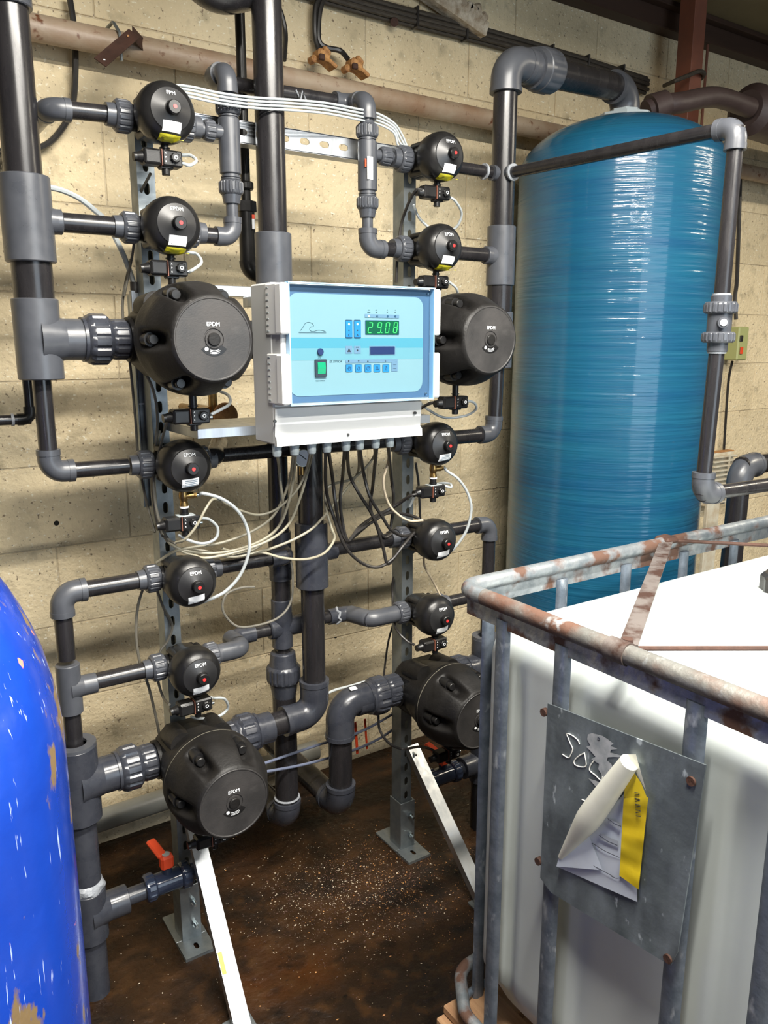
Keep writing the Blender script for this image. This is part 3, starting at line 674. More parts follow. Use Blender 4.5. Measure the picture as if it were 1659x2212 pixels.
# ------------------------------------------------------------------ steel frame
def slotplate(g, o, ux, uz, W, L, pitch, sw, sl, first=.5):
    """front plate with real slots: origin o, width W along ux, length L along uz"""
    o = V(o); ux = V(ux); uz = V(uz); n = max(1, int(round(L/pitch))); pitch = L/n
    for k in range(n):
        zc = (k+.5)*pitch; hx = W/2; hz = pitch/2
        outer = [(hx, -hz/3), (hx, hz/3), (hx, hz), (hx/3, hz), (-hx/3, hz), (-hx, hz), (-hx, hz/3), (-hx, -hz/3), (-hx, -hz), (-hx/3, -hz), (hx/3, -hz), (hx, -hz)]
        a, b = sw/2, sl/2
        inner = [(a, -(b-a)), (a, (b-a)), (a*.7, b-a*.3), (a*.25, b), (-a*.25, b), (-a*.7, b-a*.3), (-a, b-a), (-a, -(b-a)), (-a*.7, -b+a*.3), (-a*.25, -b), (a*.25, -b), (a*.7, -b+a*.3)]
        nv = ux.cross(uz)*.0
        P = [o+ux*p[0]+uz*(zc+p[1]) for p in outer]+[o+ux*p[0]+uz*(zc+p[1]) for p in inner]
        dn = ux.cross(uz)
        P += [p-dn*.0025 for p in P[12:]]
        fs = [(i, (i+1) % 12, 12+(i+1) % 12, 12+i) for i in range(12)]+[(12+i, 12+(i+1) % 12, 24+(i+1) % 12, 24+i) for i in range(12)]
        g.add(P, fs)
YU = 1.915
def upright(x, lab, ztop):
    t = thing('frame_upright', lab, 'metal frame', (x, YU+.025, 0))
    g = G(); slotplate(g, (x, YU, .02), (1, 0, 0), (0, 0, 1), .041, ztop-.02, .0505, .013, .028)
    for s in (-1, 1): g.box((x+s*.0195, YU+.0265, (ztop+.02)/2), (.0025, .052, ztop-.02), 0)
    for s in (-1, 1): g.box((x+s*.015, YU+.052, (ztop+.02)/2), (.010, .0025, ztop-.02), 0)
    g.obj('channel', M['galv'], t, smooth=0)
    # foot: sleeve + slotted base plate + bolts
    g = G(); g.box((x-.026, YU+.022, .09), (.004, .062, .17), .001).box((x+.026, YU+.022, .09), (.004, .062, .17), .001).box((x, YU-.009, .09), (.056, .004, .17), .001)
    g.obj('foot_sleeve', M['galv'], t, smooth=0)
    g = G(); slotplate(g, (x, 1.835, .008), (1, 0, 0), (0, 1, 0), .088, .075, .075, .012, .026)
    g.box((x, 1.971, .0045), (.088, .122, .008), .001).box((x-.0435, 1.872, .004), (.001, .075, .008)).box((x+.0435, 1.872, .004), (.001, .075, .008)).box((x, 1.8352, .004), (.088, .001, .008))
    g.obj('base_plate', M['galv'], t, smooth=0)
    for z in (.055, .125):
        G().cyl((x+.008, YU-.011, z), (x+.008, YU-.020, z), .0085, seg=6).cyl((x+.008, YU-.02, z), (x+.008, YU-.034, z), .0045, seg=10).obj('bolt', M['zinc'], t)
    return t
tL = upright(.617, 'left galvanised slotted upright carrying the left valve column', 2.17)
tR = upright(1.359, 'right galvanised slotted upright carrying the right valve column', 2.17)
for z in (.36, .53): G().cyl((1.366, YU-.001, z), (1.366, YU-.010, z), .0085, seg=6).cyl((1.366, YU-.01, z), (1.366, YU-.045, z-.004), .0035, seg=10).obj('bolt', M['zinc'], tR)
t = thing('frame_rail', 'galvanised slotted top rail between the two uprights', 'metal frame', (.99, YU, 2.147))
g = G(); slotplate(g, (.60, YU-.003, 2.147), (0, 0, -1), (1, 0, 0), .050, .80, .057, .0155, .028)
g.box((1.0, YU+.018, 2.1715), (.80, .042, .0025)).box((1.0, YU+.018, 2.1225), (.80, .042, .0025)); g.obj('channel', M['alu'], t, smooth=0)
t = thing('frame_channel', 'narrow blue grey channel strapped behind the left upright', 'metal frame', (.60, 1.99, 1.24))
g = G().box((.598, 1.985, 1.50), (.024, .02, .52), .001).box((.582, 1.985, 1.50), (.003, .03, .52)); g.obj('channel', M['galv'], t, smooth=0)
G().box((.598, 1.973, 1.50), (.03, .002, .003)).obj('cable_tie', M['white'], t)
G().box((.594, 1.97, 1.745), (.03, .02, .05), .001).obj('end_cap', M['alu'], t)
G().cyl((.592, 1.97, 1.79), (.592, 1.97, 1.765), .011).obj('grommet', M['cableb'], t)
# braces from the uprights to the floor in front
def brace(p0, p1, lab, sticker=False):
    p0 = V(p0); p1 = V(p1)
    t = thing('frame_brace', lab, 'metal frame', (p1.x, p1.y, 0))
    g = G(); a = (p1-p0).normalized()
    side = V((1, 0, 0)); nrm = side.cross(a).normalized()
    g.beam(p0, p1, .042, .003, 0, nrm).beam(p0-side*.0185+nrm*.012, p1-side*.0185+nrm*.012, .003, .025, 0, nrm).beam(p0+side*.0185+nrm*.012, p1+side*.0185+nrm*.012, .003, .025, 0, nrm)
    g.obj('bar', M['alu'], t, smooth=0)
    G().box((p1.x, p1.y+.01, .004), (.07, .09, .008), .001).obj('foot_plate', M['galv'], t)
    if sticker:
        m_ = p0.lerp(p1, .70)-nrm*.0022
        G().beam(m_-side*.014-a*.026, m_-side*.014+a*.026, .011, .0006, 0, nrm).obj('label_sticker', M['tape'], t)
    return t
bL0 = V((.634, YU-.010, .40)); bR0 = V((1.375, YU-.012, .375))
bL1 = onz(548, 2212, .0); bR1 = onz(1048, 1975, .0)
brace(bL0, (.612, 1.535, .006), 'shiny aluminium brace from the left upright to the floor, with a yellow sticker', True)
brace(bR0, (1.392, 1.535, .004), 'shiny aluminium brace from the right upright to the floor beside the cage')
# cross bars carrying the control box
t = thing('cross_bar', 'pale aluminium bar above, holding the control box to the left upright', 'metal frame', (.9, 1.89, 1.77))
G().box((1.01, 1.892, 1.771), (.72, .040, .025), .001).obj('bar', M['alu'], t, smooth=0)
for x in (.84, 1.10): G().box((x, 1.7915, 1.745), (.03, .157, .025), .001).obj('standoff', M['alu'], t, smooth=0)
t = thing('cross_bar', 'pale aluminium bar below, holding the control box between the uprights', 'metal frame', (.9, 1.85, 1.437))
G().box((.96, 1.8115, 1.447), (.652, .200, .022), .001).obj('bar', M['alu'], t, smooth=0)

# ------------------------------------------------------------------ valves
SP = [(0.0, .138), (.0125, .138), (.014, .1365), (.014, .1235), (.016, .1225), (.043, .1125), (.0445, .110), (.0535, .104), (.0595, .094), (.0622, .080), (.0622, .066), (.0605, .052), (.057, .044), (.052, .036), (.049, .02), (.047, .0)]
def surf(r):
    for (r0, h0), (r1, h1) in zip(SP[3:], SP[4:]):
        if r0 <= r <= r1: return h0+(h1-h0)*(r-r0)/max(r1-r0, 1e-6)
    return .12
def patch(g, x0, z0, x1, z1, off, rot=0.0, n=8):      # sticker lying on the dome
    P = []; cx = (x0+x1)/2; cz = (z0+z1)/2
    for j in range(n+1):
        for i in range(n+1):
            dx = (x0+(x1-x0)*i/n)-cx; dz = (z0+(z1-z0)*j/n)-cz
            x = cx+dx*math.cos(rot)-dz*math.sin(rot); z = cz+dx*math.sin(rot)+dz*math.cos(rot)
            P.append((x, -(surf(math.hypot(x, z))+off), z))
    F = [(j*(n+1)+i, j*(n+1)+i+1, (j+1)*(n+1)+i+1, (j+1)*(n+1)+i) for j in range(n) for i in range(n)]
    return g.add(P, F)
def textdata(s, size, extr=.0004):
    cu = bpy.data.curves.new('t', 'FONT'); cu.body = s; cu.size = size; cu.align_x = 'CENTER'; cu.align_y = 'CENTER'; cu.extrude = extr; cu.resolution_u = 3
    ob = bpy.data.objects.new('t', cu); C.objects.link(ob)
    bpy.context.view_layer.update()
    me = bpy.data.meshes.new_from_object(ob.evaluated_get(bpy.context.evaluated_depsgraph_get()))
    vs_ = [v.co.copy() for v in me.vertices]; fs = [tuple(p.vertices) for p in me.polygons]
    bpy.data.objects.remove(ob); bpy.data.curves.remove(cu); bpy.data.meshes.remove(me)
    return vs_, fs
def puttext(g, s, size, o, ux=(1, 0, 0), uy=(0, 0, 1), extr=.0003, bold=1.0):
    vs_, fs = textdata(s, size, extr); o = V(o); ux = V(ux); uy = V(uy); n = ux.cross(uy)
    return g.add([o+ux*p.x*bold+uy*p.y+n*p.z for p in vs_], fs)

def small_valve(word, style):
    t = thing('diaphragm_valve', 'x', 'valve', (0, 0, 0))
    # body behind the bonnet with pipe stubs
    g = G().box((0, .0, 0), (.078, .066, .078), .010).lathe([(.040, -.03), (.047, -.005), (.050, .02), (.052, .036)], (0, 0, 0), (0, -1, 0), 28)
    g.cyl((-.05, 0, 0), (.05, 0, 0), .027)
    for sx in (-1, 1):
        for sz in (-1, 1): g.cyl((sx*.034, .005, sz*.034), (sx*.034, -.045, sz*.034), .009, seg=12)
    g.obj('valve_body', M['black'], t)
    for s in (-1, 1):
        g = G().nut((s*.052, 0, 0), (s*.088, 0, 0), .0325, 18, .0020); g.cyl((s*.085, 0, 0), (s*.106, 0, 0), .0255, .0235, seg=26); g.obj('union_nut', M['fit'], t)
    bon = G().lathe(SP[6:], (0, 0, 0), (0, -1, 0), 48).obj('bonnet', M['black'], t)
    G().lathe(SP[4:7], (0, 0, 0), (0, -1, 0), 48).obj('cover_disc', M['disc'], t)
    kn = G().lathe(SP[:5], (0, 0, 0), (0, -1, 0), 28).obj('position_knob', M['black'], t)
    G().cyl((0.0005, -.1378, .0), (0.0005, -.1388, .0), .0042, seg=16).obj('indicator', M['red'], kn)
    rot = {'a': -.04, 'b': .08, 'c': .12}[style]
    patch(G(), -.020, -.0445, .020, -.0245, .0007, rot).obj('label_sticker', M['white'], t)
    if style == 'b':
        g = G()
        for k in range(4): patch(g, -.014, -.0425+.0042*k, .017, -.0412+.0042*k, .0011, rot, 4)
        g.obj('sticker_print', M['greyk'], t)
    if style == 'a':
        patch(G(), -.024, -.0605, .022, -.0485, .0007, -.05, 10).obj('warning_sticker', M['yellow'], t)
    g = G(); vs_, fs = textdata(word, .0115, .0003)
    g.add([(p.x*1.0, -(surf(math.hypot(p.x, p.y+.0305))+.0006+p.z), p.y+.0305) for p in vs_], fs); g.obj('lettering', M['print'], t, smooth=0)
    return t
def place(root, loc, label, group=None, first=False):
    o = root if first else copy_tree(root)
    o.location = loc; ORG[o.name] = V(loc); o['label'] = label
    if group: o['group'] = group
    return o
GV = 'small black diaphragm valves on the two uprights'
vf = small_valve('FPM', 'a'); va = small_valve('EPDM', 'a'); vb = small_valve('EPDM', 'b'); vc = small_valve('EPDM', 'c')
place(vf, (XL, YP, Z1), 'round black valve lettered FPM at the top of the left column, yellow sticker', GV, True)
place(va, (XL, YP, Z2), 'round black valve with yellow sticker, second from the top of the left column', GV, True)
place(va, (XR, YP, Z1), 'round black valve with yellow sticker, topmost on the right column', GV)
place(va, (XR, YP, Z2), 'round black valve with yellow sticker, second from the top of the right column', GV)
place(vb, (XL, YP, Z3), 'round black valve just below the large upper left valve, above a brass tee', GV, True)
place(vb, (XR, YP, Z3), 'round black valve just right of the control box bottom, above a brass tee', GV)
place(vc, (XL, YP, Z4), 'round black valve on the left column below the bundle of beige cables', GV, True)
place(vc, (XL, YP, Z5), 'round black valve on the left column just above the lower large valve', GV)
place(vc, (XR, YP, Z4), 'round black valve on the right column where the black cables end', GV)
place(vc, (XR, YP, Z5), 'lowest of the five small round valves on the right column', GV)

def big_valve():
    t = thing('large_diaphragm_valve', 'x', 'valve', (0, 0, 0))
    g = G().box((0, -.03, 0), (.165, .15, .165), .03).lathe([(.080, .0), (.105, .10), (.112, .135), (.119, .142), (.119, .155)], (0, 0, 0), (0, -1, 0), 56)
    g.cyl((-.092, 0, 0), (.092, 0, 0), .050).cyl((-.05, -.02, .07), (-.05, -.10, .075), .03).cyl((.05, -.02, .07), (.05, -.10, .075), .03)
    g.obj('valve_body', M['cap'], t)
    G().lathe([(.117, .1545), (.1208, .155), (.1208, .158), (.117, .1585)], (0, 0, 0), (0, -1, 0), 72).obj('gasket', M['flange'], t)
    angs = [math.radians(a) for a in (0, 60, 120, 180, 240, 300)]
    a_, u_, v_ = frame((0, -1, 0))
    def wp(r, h, th):
        d = u_*math.cos(th)+v_*math.sin(th); best = 9
        ang = math.atan2(d.z, d.x)
        for b in angs:
            q = abs((ang-b+PI) % (2*PI)-PI); best = min(best, q)
        k = math.exp(-(best*r/.0175)**4)*max(0, min(1, (h-.182)/.020))*max(0, min(1, (.290-h)/.045))
        return r-.027*k
    prof = [(.1215, .1585)]
    for i in range(0, 26):
        q = i/25; h = .162+.130*q
        r = .1215-.004*q-.0285*max(0, (q-.35)/.65)**1.6
        prof.append((r, h))
    prof += [(.0845, .2945)]
    G().lathe(prof, (0, 0, 0), (0, -1, 0), 168, wp).obj('bonnet', M['cap'], t, smooth=50)
    G().lathe([(.0845, .2945), (.0835, .2957), (.0815, .2957), (.080, .2945), (.022, .2945), (.021, .2925), (.0185, .2925), (.0180, .295), (0, .295)], (0, 0, 0), (0, -1, 0), 72).obj('end_disc', M['capdisc'], t)
    G().cyl((0, -.292, 0), (0, -.2995, 0), .0135, ch=.0015, seg=28).obj('position_knob', M['cap'], t)
    for b in angs:
        c = V((math.cos(b), 0, math.sin(b)))*.1045
        G().cyl(c+V((0, -.185, 0)), c+V((0, -.216, 0)), .0150, seg=20).cyl(c+V((0, -.216, 0)), c+V((0, -.2335, 0)), .0105, ch=.0015, seg=20).obj('bolt_cap', M['black'], t)
    # badge: arc under the knob
    P = []; F = []; n = 12
    for i in range(n+1):
        a = math.radians(-145+110*i/n)
        for r in (.0195, .034): P.append((r*math.cos(a), -.2951, r*math.sin(a)))
    F = [(2*i, 2*i+1, 2*i+3, 2*i+2) for i in range(n)]
    bd = G().add(P, F).obj('badge', M['black'], t, smooth=0)
    g = G()
    for rr, a0, a1 in ((.0225, -112, -62), (.0255, -110, -60), (.0285, -108, -66)):
        Q = [];
        for i in range(9):
            a = math.radians(a0+(a1-a0)*i/8)
            Q += [(rr*math.cos(a), -.2954, rr*math.sin(a)), ((rr+.001)*math.cos(a), -.2954, (rr+.001)*math.sin(a))]
        g.add(Q, [(2*i, 2*i+1, 2*i+3, 2*i+2) for i in range(8)])
    g.lathe([(0, 0), (.0042, 0)], (-.0165, -.2955, -.0195), (0, -1, 0), 14); g.obj('badge_print', M['print'], bd, smooth=0)
    g = G(); puttext(g, 'EPDM', .0115, (0, -.2953, .030)); g.obj('lettering', M['print'], t, smooth=0)
    for s in (-1, 1):
        G().nut((s*.185, 0, 0), (s*.132, 0, 0), .0530, 14, .0036).cyl((s*.185, 0, 0), (s*.192, 0, 0), .049).obj('union_nut', M['fitd'], t)
        G().nut((s*.134, 0, 0), (s*.090, 0, 0), .0430, 14, .0026).obj('end_connector', M['fitd'], t)
        G().cyl((s*.235, 0, 0), (s*.185, 0, 0), .0425, ch=.001).obj('socket', M['fitd'], t)
    return t
GB = 'large black diaphragm valves with scuffed round caps'
b1 = big_valve()
place(b1, (XL, YP, ZB), 'large black valve with six bolt caps, left of the control box', GB, True)
place(b1, (XR, YP, ZB), 'large black valve with six bolt caps, right of the control box', GB)
place(b1, (XL, YP, ZE), 'large black valve low on the left, above the bright brace', GB)
place(b1, (XR, YP, ZE), 'large black valve low on the right, partly behind the white container', GB)

# pilot solenoids
def solenoid():
    t = thing('solenoid_valve', 'x', 'solenoid', (0, 0, 0))
    G().box((-.0325, -.001, -.0165), (.039, .034, .033), .004).box((-.0325, -.0185, -.0165), (.030, .002, .024), .0008).obj('connector_plug', M['black'], t)
    G().box((-.0125, -.001, -.0165), (.0014, .0345, .0335), 0).obj('seal', M['redox'], t)
    G().box((.0105, -.001, -.0165), (.045, .034, .034), .0035).box((.0, .0, -.035), (.03, .02, .006), .002).obj('valve_body', M['black'], t)
    G().cyl((0, 0, -.002), (0, 0, .030), .0088, seg=18).cyl((0, 0, .004), (0, 0, .007), .0115, seg=18).obj('nipple', M['black'], t)
    G().cyl((0, 0, -.034), (0, 0, -.050), .0088, ch=.001, seg=18).obj('exhaust_port', M['black'], t)
    g = G().cyl((-.050, -.001, -.0175), (-.064, -.001, -.0185), .0135, .009, seg=18).cyl((-.064, -.001, -.0185), (-.070, -.001, -.019), .0095, seg=18); g.obj('cable_gland', M['black'], t)
    kn = G().lathe([(.010, 0), (.0105, .006), (.0085, .008), (0, .008)], (.0155, -.018, -.0155), (0, -1, 0), 36, lambda r, h, a: r*(1+.07*math.cos(9*a)) if h < .007 and r > .009 else r).obj('override_knob', M['black'], t)
    G().ring((.0155, -.0262, -.0155), (.0155, -.0267, -.0155), .0042, .0026, 18).obj('knob_mark', M['print'], kn)
    g = G()
    for k in range(3):
        puttext(g, 'APR'[k], .0052, (-.0045, -.0183, -.0075-.0085*k))
    g.obj('port_marks', M['print'], t, smooth=0)
    G().cyl((.033, -.006, -.0215), (.041, -.006, -.0215), .0035, seg=12).obj('push_fitting', M['zinc'], t)
    return t
GS = 'black pilot solenoids hanging under the valves'
s0 = solenoid(); first = True
SOL = {}
for key, (x, y, z, lb) in {
    'v1': (XL, 1.81, Z1-.073, 'black solenoid under the FPM valve at top left'),
    'v2': (XL, 1.81, Z2-.073, 'black solenoid between the second left valve and the large valve'),
    'b1': (XL, 1.715, 1.505, 'black solenoid under the large valve left of the control box'),
    'v3': (XL, 1.81, 1.243, 'black solenoid below the brass tee on the left column'),
    'v5': (XL, 1.79, Z5-.070, 'black solenoid between the fifth left valve and the lower large valve'),
    'b2': (XL, 1.715, .452, 'black solenoid under the lower left large valve, against the bright brace'),
    'r1': (XR, 1.81, Z1-.073, 'black solenoid under the topmost right valve'),
    'r2': (XR, 1.81, Z2-.073, 'black solenoid just above the right large valve, behind the box corner'),
    'rb1': (XR, 1.715, 1.505, 'black solenoid under the large valve right of the control box'),
    'r3': (XR, 1.81, 1.243, 'black solenoid below the brass tee on the right column'),
    'r5': (XR, 1.79, Z5-.070, 'black solenoid under the lowest small valve on the right column'),
    'rb2': (XR, 1.715, .452, 'black solenoid under the lower right large valve, near the orange handle')}.items():
    SOL[key] = V((x, y, z)); o = place(s0, (x, y, z), lb, GS, first); first = False
# brass tees
def brass():
    t = thing('brass_tee', 'x', 'fitting', (0, 0, 0))
    G().lathe([(0, 0), (.0105, 0), (.0112, -.004), (.0095, -.010), (.0115, -.018), (.0115, -.026), (.0085, -.034), (.0105, -.041), (.0105, -.046), (0, -.046)], (0, 0, 0), (0, 0, 1), 20).obj('body', M['brass'], t)
    G().cyl((0, -.002, -.021), (.022, -.006, -.021), .0085, seg=16).cyl((.020, -.0055, -.021), (.030, -.007, -.021), .0065, seg=6).obj('branch', M['brass'], t)
    G().cyl((.030, -.007, -.021), (.037, -.0085, -.021), .0045, seg=12).obj('push_fitting', M['zinc'], t)
    G().cyl((0, 0, -.046), (0, 0, -.050), .0112, seg=20).obj('washer', M['white'], t)
    G().cyl((0, 0, -.050), (0, 0, -.068), .0095, seg=20).obj('nipple', M['black'], t)
    G().box((.002, 0, -.0685), (.042, .03, .0025), .001).obj('clip_plate', M['gland'], t)
    return t
bt = brass(); GT = 'brass tees above the solenoids'
place(bt, (XL, 1.81, 1.312), 'brass tee fitting under the third left valve', GT, True)
place(bt, (XR, 1.81, 1.312), 'brass tee fitting under the third right valve', GT)

# ------------------------------------------------------------------ control box
t = thing('control_box', 'pale grey control box with clear blue tinted lid showing 29.08 in green', 'control panel', (1.06, 1.80, 1.40))
bx0, bx1 = .845, 1.283
G().box(((bx0+bx1)/2, 1.812, 1.595), (bx1-bx0, .112, .385), .004).box(((bx0+bx1)/2, 1.735, 1.642), (bx1-bx0-.004, .05, .284), .003).obj('housing', M['box'], t)
cv = G().prism([(1.756, 1.495), (1.746, 1.492), (1.752, 1.425), (1.744, 1.419), (1.742, 1.4), (1.756, 1.4)][::-1], (bx0, 0, 0), (0, 1, 0), (0, 0, 1), bx1-bx0).obj('terminal_cover', M['box'], t, smooth=0)
for px, py in ((594, 910), (752, 939), (897, 892)):
    p = at(px, py, 1.742); G().cyl((p.x, 1.745, p.z), (p.x, 1.740, p.z), .0038, seg=14).obj('screw', M['screw'], cv)
for sx, x0, x1 in ((-1, .838, .860), (1, 1.281, 1.301)):
    for z0, z1 in ((1.667, 1.783), (1.504, 1.622)):
        h = G().box(((x0+x1)/2, 1.705, (z0+z1)/2), (x1-x0, .034, z1-z0), .004)
        if sx < 0: h.box((.846, 1.748, (z0+z1)/2), (.010, .058, z1-z0), .002)
        ho = h.obj('hinge', M['hinge'], t)
        if sx < 0:
            g = G()
            for k in range(8): g.box((.8405, 1.765, z0+.008+k*(z1-z0-.016)/7), (.0015, .012, .0025))
            g.obj('hinge_ribs', M['gland'], ho, smooth=0)
YPN = 1.7075
def U(zx, zy): p = at(600+zx/4.608, 600+zy/4.608, YPN); return p.x, p.z
def R_(a, b, c, d):
    xs = [U(a, b), U(c, b), U(c, d), U(a, d)]
    return (xs[0][0]+xs[3][0])/2, (xs[2][1]+xs[3][1])/2, (xs[1][0]+xs[2][0])/2, (xs[0][1]+xs[1][1])/2
pn = G().prism(rrect(.862, 1.507, 1.278, 1.780, .004), (0, YPN+.004, 0), (1, 0, 0), (0, 0, 1), .0035).obj('panel_backing', M['paneldk'], t, smooth=0)
def flat(a, b, c, d, m, name, r=.001, lift=.0, par=None, th=.0006):
    x0, z0, x1, z1 = R_(a, b, c, d)
    return G().prism(rrect(x0, z0, x1, z1, min(r, (x1-x0)*.49, (z1-z0)*.49), 4), (0, YPN-lift, 0), (1, 0, 0), (0, 0, 1), th).obj(name, M[m], par or t, smooth=0)
X0p, X1p, Zt, Zb = .866, 1.256, 1.762, 1.522
G().prism(rrect(X0p, Zb, X1p, Zt, .026, 8), (0, YPN+.0002, 0), (1, 0, 0), (0, 0, 1), .0008).obj('membrane_panel', M['panel'], t, smooth=0)
_, zb1, _, zb2 = R_(600, 598, 700, 700)
G().prism([(X0p, zb1), (X1p, zb1), (X1p, zb2), (X0p, zb2)], (0, YPN-.0006, 0), (1, 0, 0), (0, 0, 1), .0003).obj('printed_band', M['panelb'], t, smooth=0)
_, zb3, _, _ = R_(600, 700, 700, 818)
G().prism([(X0p, zb3), (X1p, zb3), (X1p, zb1), (X0p, zb1)], (0, YPN-.0006, 0), (1, 0, 0), (0, 0, 1), .0003).obj('printed_band', M['panelc'], t, smooth=0)
LF = .0009
dp = flat(868, 425, 1205, 568, 'btnd', 'display', .002, LF); flat(873, 430, 1200, 563, 'disp', 'display_window', .0015, LF+.0007, dp)
SEG = {'2': 'abged', '9': 'abfgcd', '0': 'abcdef', '8': 'abcdefg'}
g = G()
for ch, xc in zip('2908', (916, 1006, 1086, 1166)):
    xa, za, xb, zb_ = R_(xc-22, 448, xc+22, 546); cx_, cz_ = (xa+xb)/2, (za+zb_)/2; w2, h2 = .0052, (zb_-za)/2; sl = .16
    def S(x, z): return V((cx_+x+z*sl, YPN-LF-.0018, cz_+z))
    e = .0009
    segs = {'a': ((-w2+e, h2), (w2-e, h2)), 'g': ((-w2+e, 0), (w2-e, 0)), 'd': ((-w2+e, -h2), (w2-e, -h2)), 'b': ((w2, h2-e), (w2, e)), 'c': ((w2, -e), (w2, -h2+e)), 'f': ((-w2, h2-e), (-w2, e)), 'e': ((-w2, -e), (-w2, -h2+e))}
    for q in SEG[ch]:
        (xa1, za1), (xb1, zb1_) = segs[q]; g.beam(S(xa1, za1), S(xb1, zb1_), .0015, .0006, 0, (0, 1, 0))
xa, za = U(1030, 546); g.box((xa, YPN-LF-.0018, za), (.0018, .0006, .0018)); g.obj('lit_digits', M['seg'], dp, smooth=0)
lb_ = flat(864, 365, 1206, 400, 'greyk', 'led_bar', .001, LF)
for zx, on_ in ((903, 1), (985, 0), (1090, 0), (1166, 0)):
    x, z = U(zx, 384); G().cyl((x, YPN-LF-.0005, z), (x, YPN-LF-.0018, z), .0024, seg=14).obj('led', M['led' if on_ else 'btnd'], lb_)
for k, (a, lt) in enumerate(((670, 'C'), (755, 'A'))):
    bt_ = flat(a, 418, a+70, 606, 'btnd', 'status_window', .003, LF); flat(a+2, 430, a+68, 590, 'btn', 'status_face', .001, LF+.0007, bt_)
    x, z = U(a+34, 462); G().cyl((x, YPN-LF-.001, z), (x, YPN-LF-.002, z), .0025, seg=14).obj('led', M['led'], bt_)
    x, z = U(a+34, 524); g = G().cyl((x, YPN-LF-.001, z), (x, YPN-LF-.0018, z), .0018, seg=12); x, z = U(a+34, 571); puttext(g, lt, .0085, (x, YPN-LF-.0016, z)); g.obj('lettering', M['ink'], bt_, smooth=0)
for a in (672, 756): flat(a, 678, a+67, 756, 'greyk', 'key', .0015, LF)
g = G(); x, z = U(706, 722)
g.prism([(-.0055, -.004), (.0055, -.004), (0, .005)], (x, YPN-LF-.0007, z), (1, 0, 0), (0, 0, 1), .0003)
x, z = U(790, 722); g.cyl((x, YPN-LF-.0005, z), (x, YPN-LF-.0011, z), .0022, seg=12); x, z = U(790, 692); puttext(g, 'STOP', .0035, (x, YPN-LF-.0009, z)); g.obj('key_print', M['ink'], t, smooth=0)
lw = flat(908, 678, 1168, 770, 'greyk', 'text_window', .0015, LF); flat(918, 684, 1160, 762, 'navy', 'window_glass', .001, LF+.0007, lw)
flat(672, 812, 1190, 845, 'greyk', 'legend_strip', .001, LF); flat(1128, 840, 1190, 932, 'greyk', 'legend_strip', .001, LF)
g = G()
for zx, s_ in ((704, 'r'), (802, 'd'), (893, 'u')):
    x, z = U(zx, 829); tri = {'r': [(-.002, -.0025), (.0025, 0), (-.002, .0025)], 'd': [(-.0025, .002), (0, -.0025), (.0025, .002)], 'u': [(-.0025, -.002), (.0025, -.002), (0, .0025)]}[s_]
    g.prism(tri if s_ != 'd' else tri, (x, YPN-LF-.0007, z), (1, 0, 0), (0, 0, 1), .0003)
x, z = U(1070, 829); puttext(g, 'Z', .006, (x, YPN-LF-.0008, z))
for zy in (865, 905): x, z = U(1160, zy); g.box((x, YPN-LF-.0008, z), (.009, .0002, .0007))
g.obj('legend_print', M['ink'], t, smooth=0)
for k, zx in enumerate((673, 768, 862, 951, 1040)):
    kb = flat(zx, 862, zx+66, 940, 'btnd', 'key', .0022, LF); flat(zx+3, 866, zx+63, 936, 'btn', 'key_face', .0018, LF+.0007, kb)
    x, z = U(zx+33, 900); o_ = V((x, YPN-LF-.0018, z)); g = G()
    def strk(pts, r=.0004, closed=False):
        P = [o_+V((a, 0, b)) for a, b in pts]
        if closed: P.append(P[0])
        g.tube(P, r, seg=5)
    circ = lambda cx_, cz_, rr, n=16: [(cx_+rr*math.cos(2*PI*i/n), cz_+rr*math.sin(2*PI*i/n)) for i in range(n)]
    if k == 0: strk([(-.002, .004), (-.002, -.001), (-.0045, .001), (-.002, -.005), (.003, -.005), (.0042, -.001), (.0042, .003)]); strk([(0, -.001), (0, .0045)]); strk([(.0022, -.001), (.0022, .004)])
    if k == 1: strk([(0, .005), (-.0025, .001), (-.0036, -.002), (-.002, -.0045), (.002, -.0045), (.0036, -.002), (.0025, .001)], closed=True)
    if k == 2: strk(circ(0, 0, .0048), closed=True); strk([(-.002, .002), (0, -.0005), (.0025, .003)])
    if k == 3: strk([(-.0045, -.003), (-.0025, -.001), (-.0018, .004), (.0018, .004), (.0025, -.001), (.0045, -.003)], closed=True); strk([(-.001, -.0045), (.001, -.0045)])
    if k == 4: strk([(-.0018, -.0045), (-.0018, .002), (-.0007, .0035), (-.0007, .0048), (.0007, .0048), (.0007, .0035), (.0018, .002), (.0018, -.0045)], closed=True)
    g.obj('key_symbol', M['ink'], kb, smooth=0)
# wave emblem
g = G()
def W_(pts): return [V((*U(a, b), 0)) for a, b in pts]
for pts in ([(222, 528), (245, 500), (272, 455), (300, 444), (328, 448), (348, 462), (356, 482)], [(344, 486), (326, 490), (316, 505), (322, 525), (340, 534), (362, 533), (390, 524), (420, 522), (445, 526), (474, 536)], [(208, 547), (480, 548)]):
    P = [V((U(a, b)[0], YPN-LF, U(a, b)[1])) for a, b in pts]
    g.tube(spline(P, 5) if len(P) > 2 else P, .00055, seg=5)
g.obj('wave_emblem', M['line'], t, smooth=0)
x, z = U(418, 737); G().cyl((x, YPN-.0005, z), (x, YPN-.006, z), .0082, ch=.0008).obj('round_button', M['navy'], t)
sw = flat(365, 813, 478, 984, 'ink', 'rocker_switch', .002, .0, None, .006); x0, z0, x1, z1 = R_(386, 842, 462, 955)
G().prism([(0, z0), (-.0025, (z0+z1)/2), (-.0005, z1), (.004, z1), (.004, z0)], (x0, YPN-.0065, 0), (0, 1, 0), (0, 0, 1), x1-x0).obj('rocker', M['rock'], sw, smooth=0)
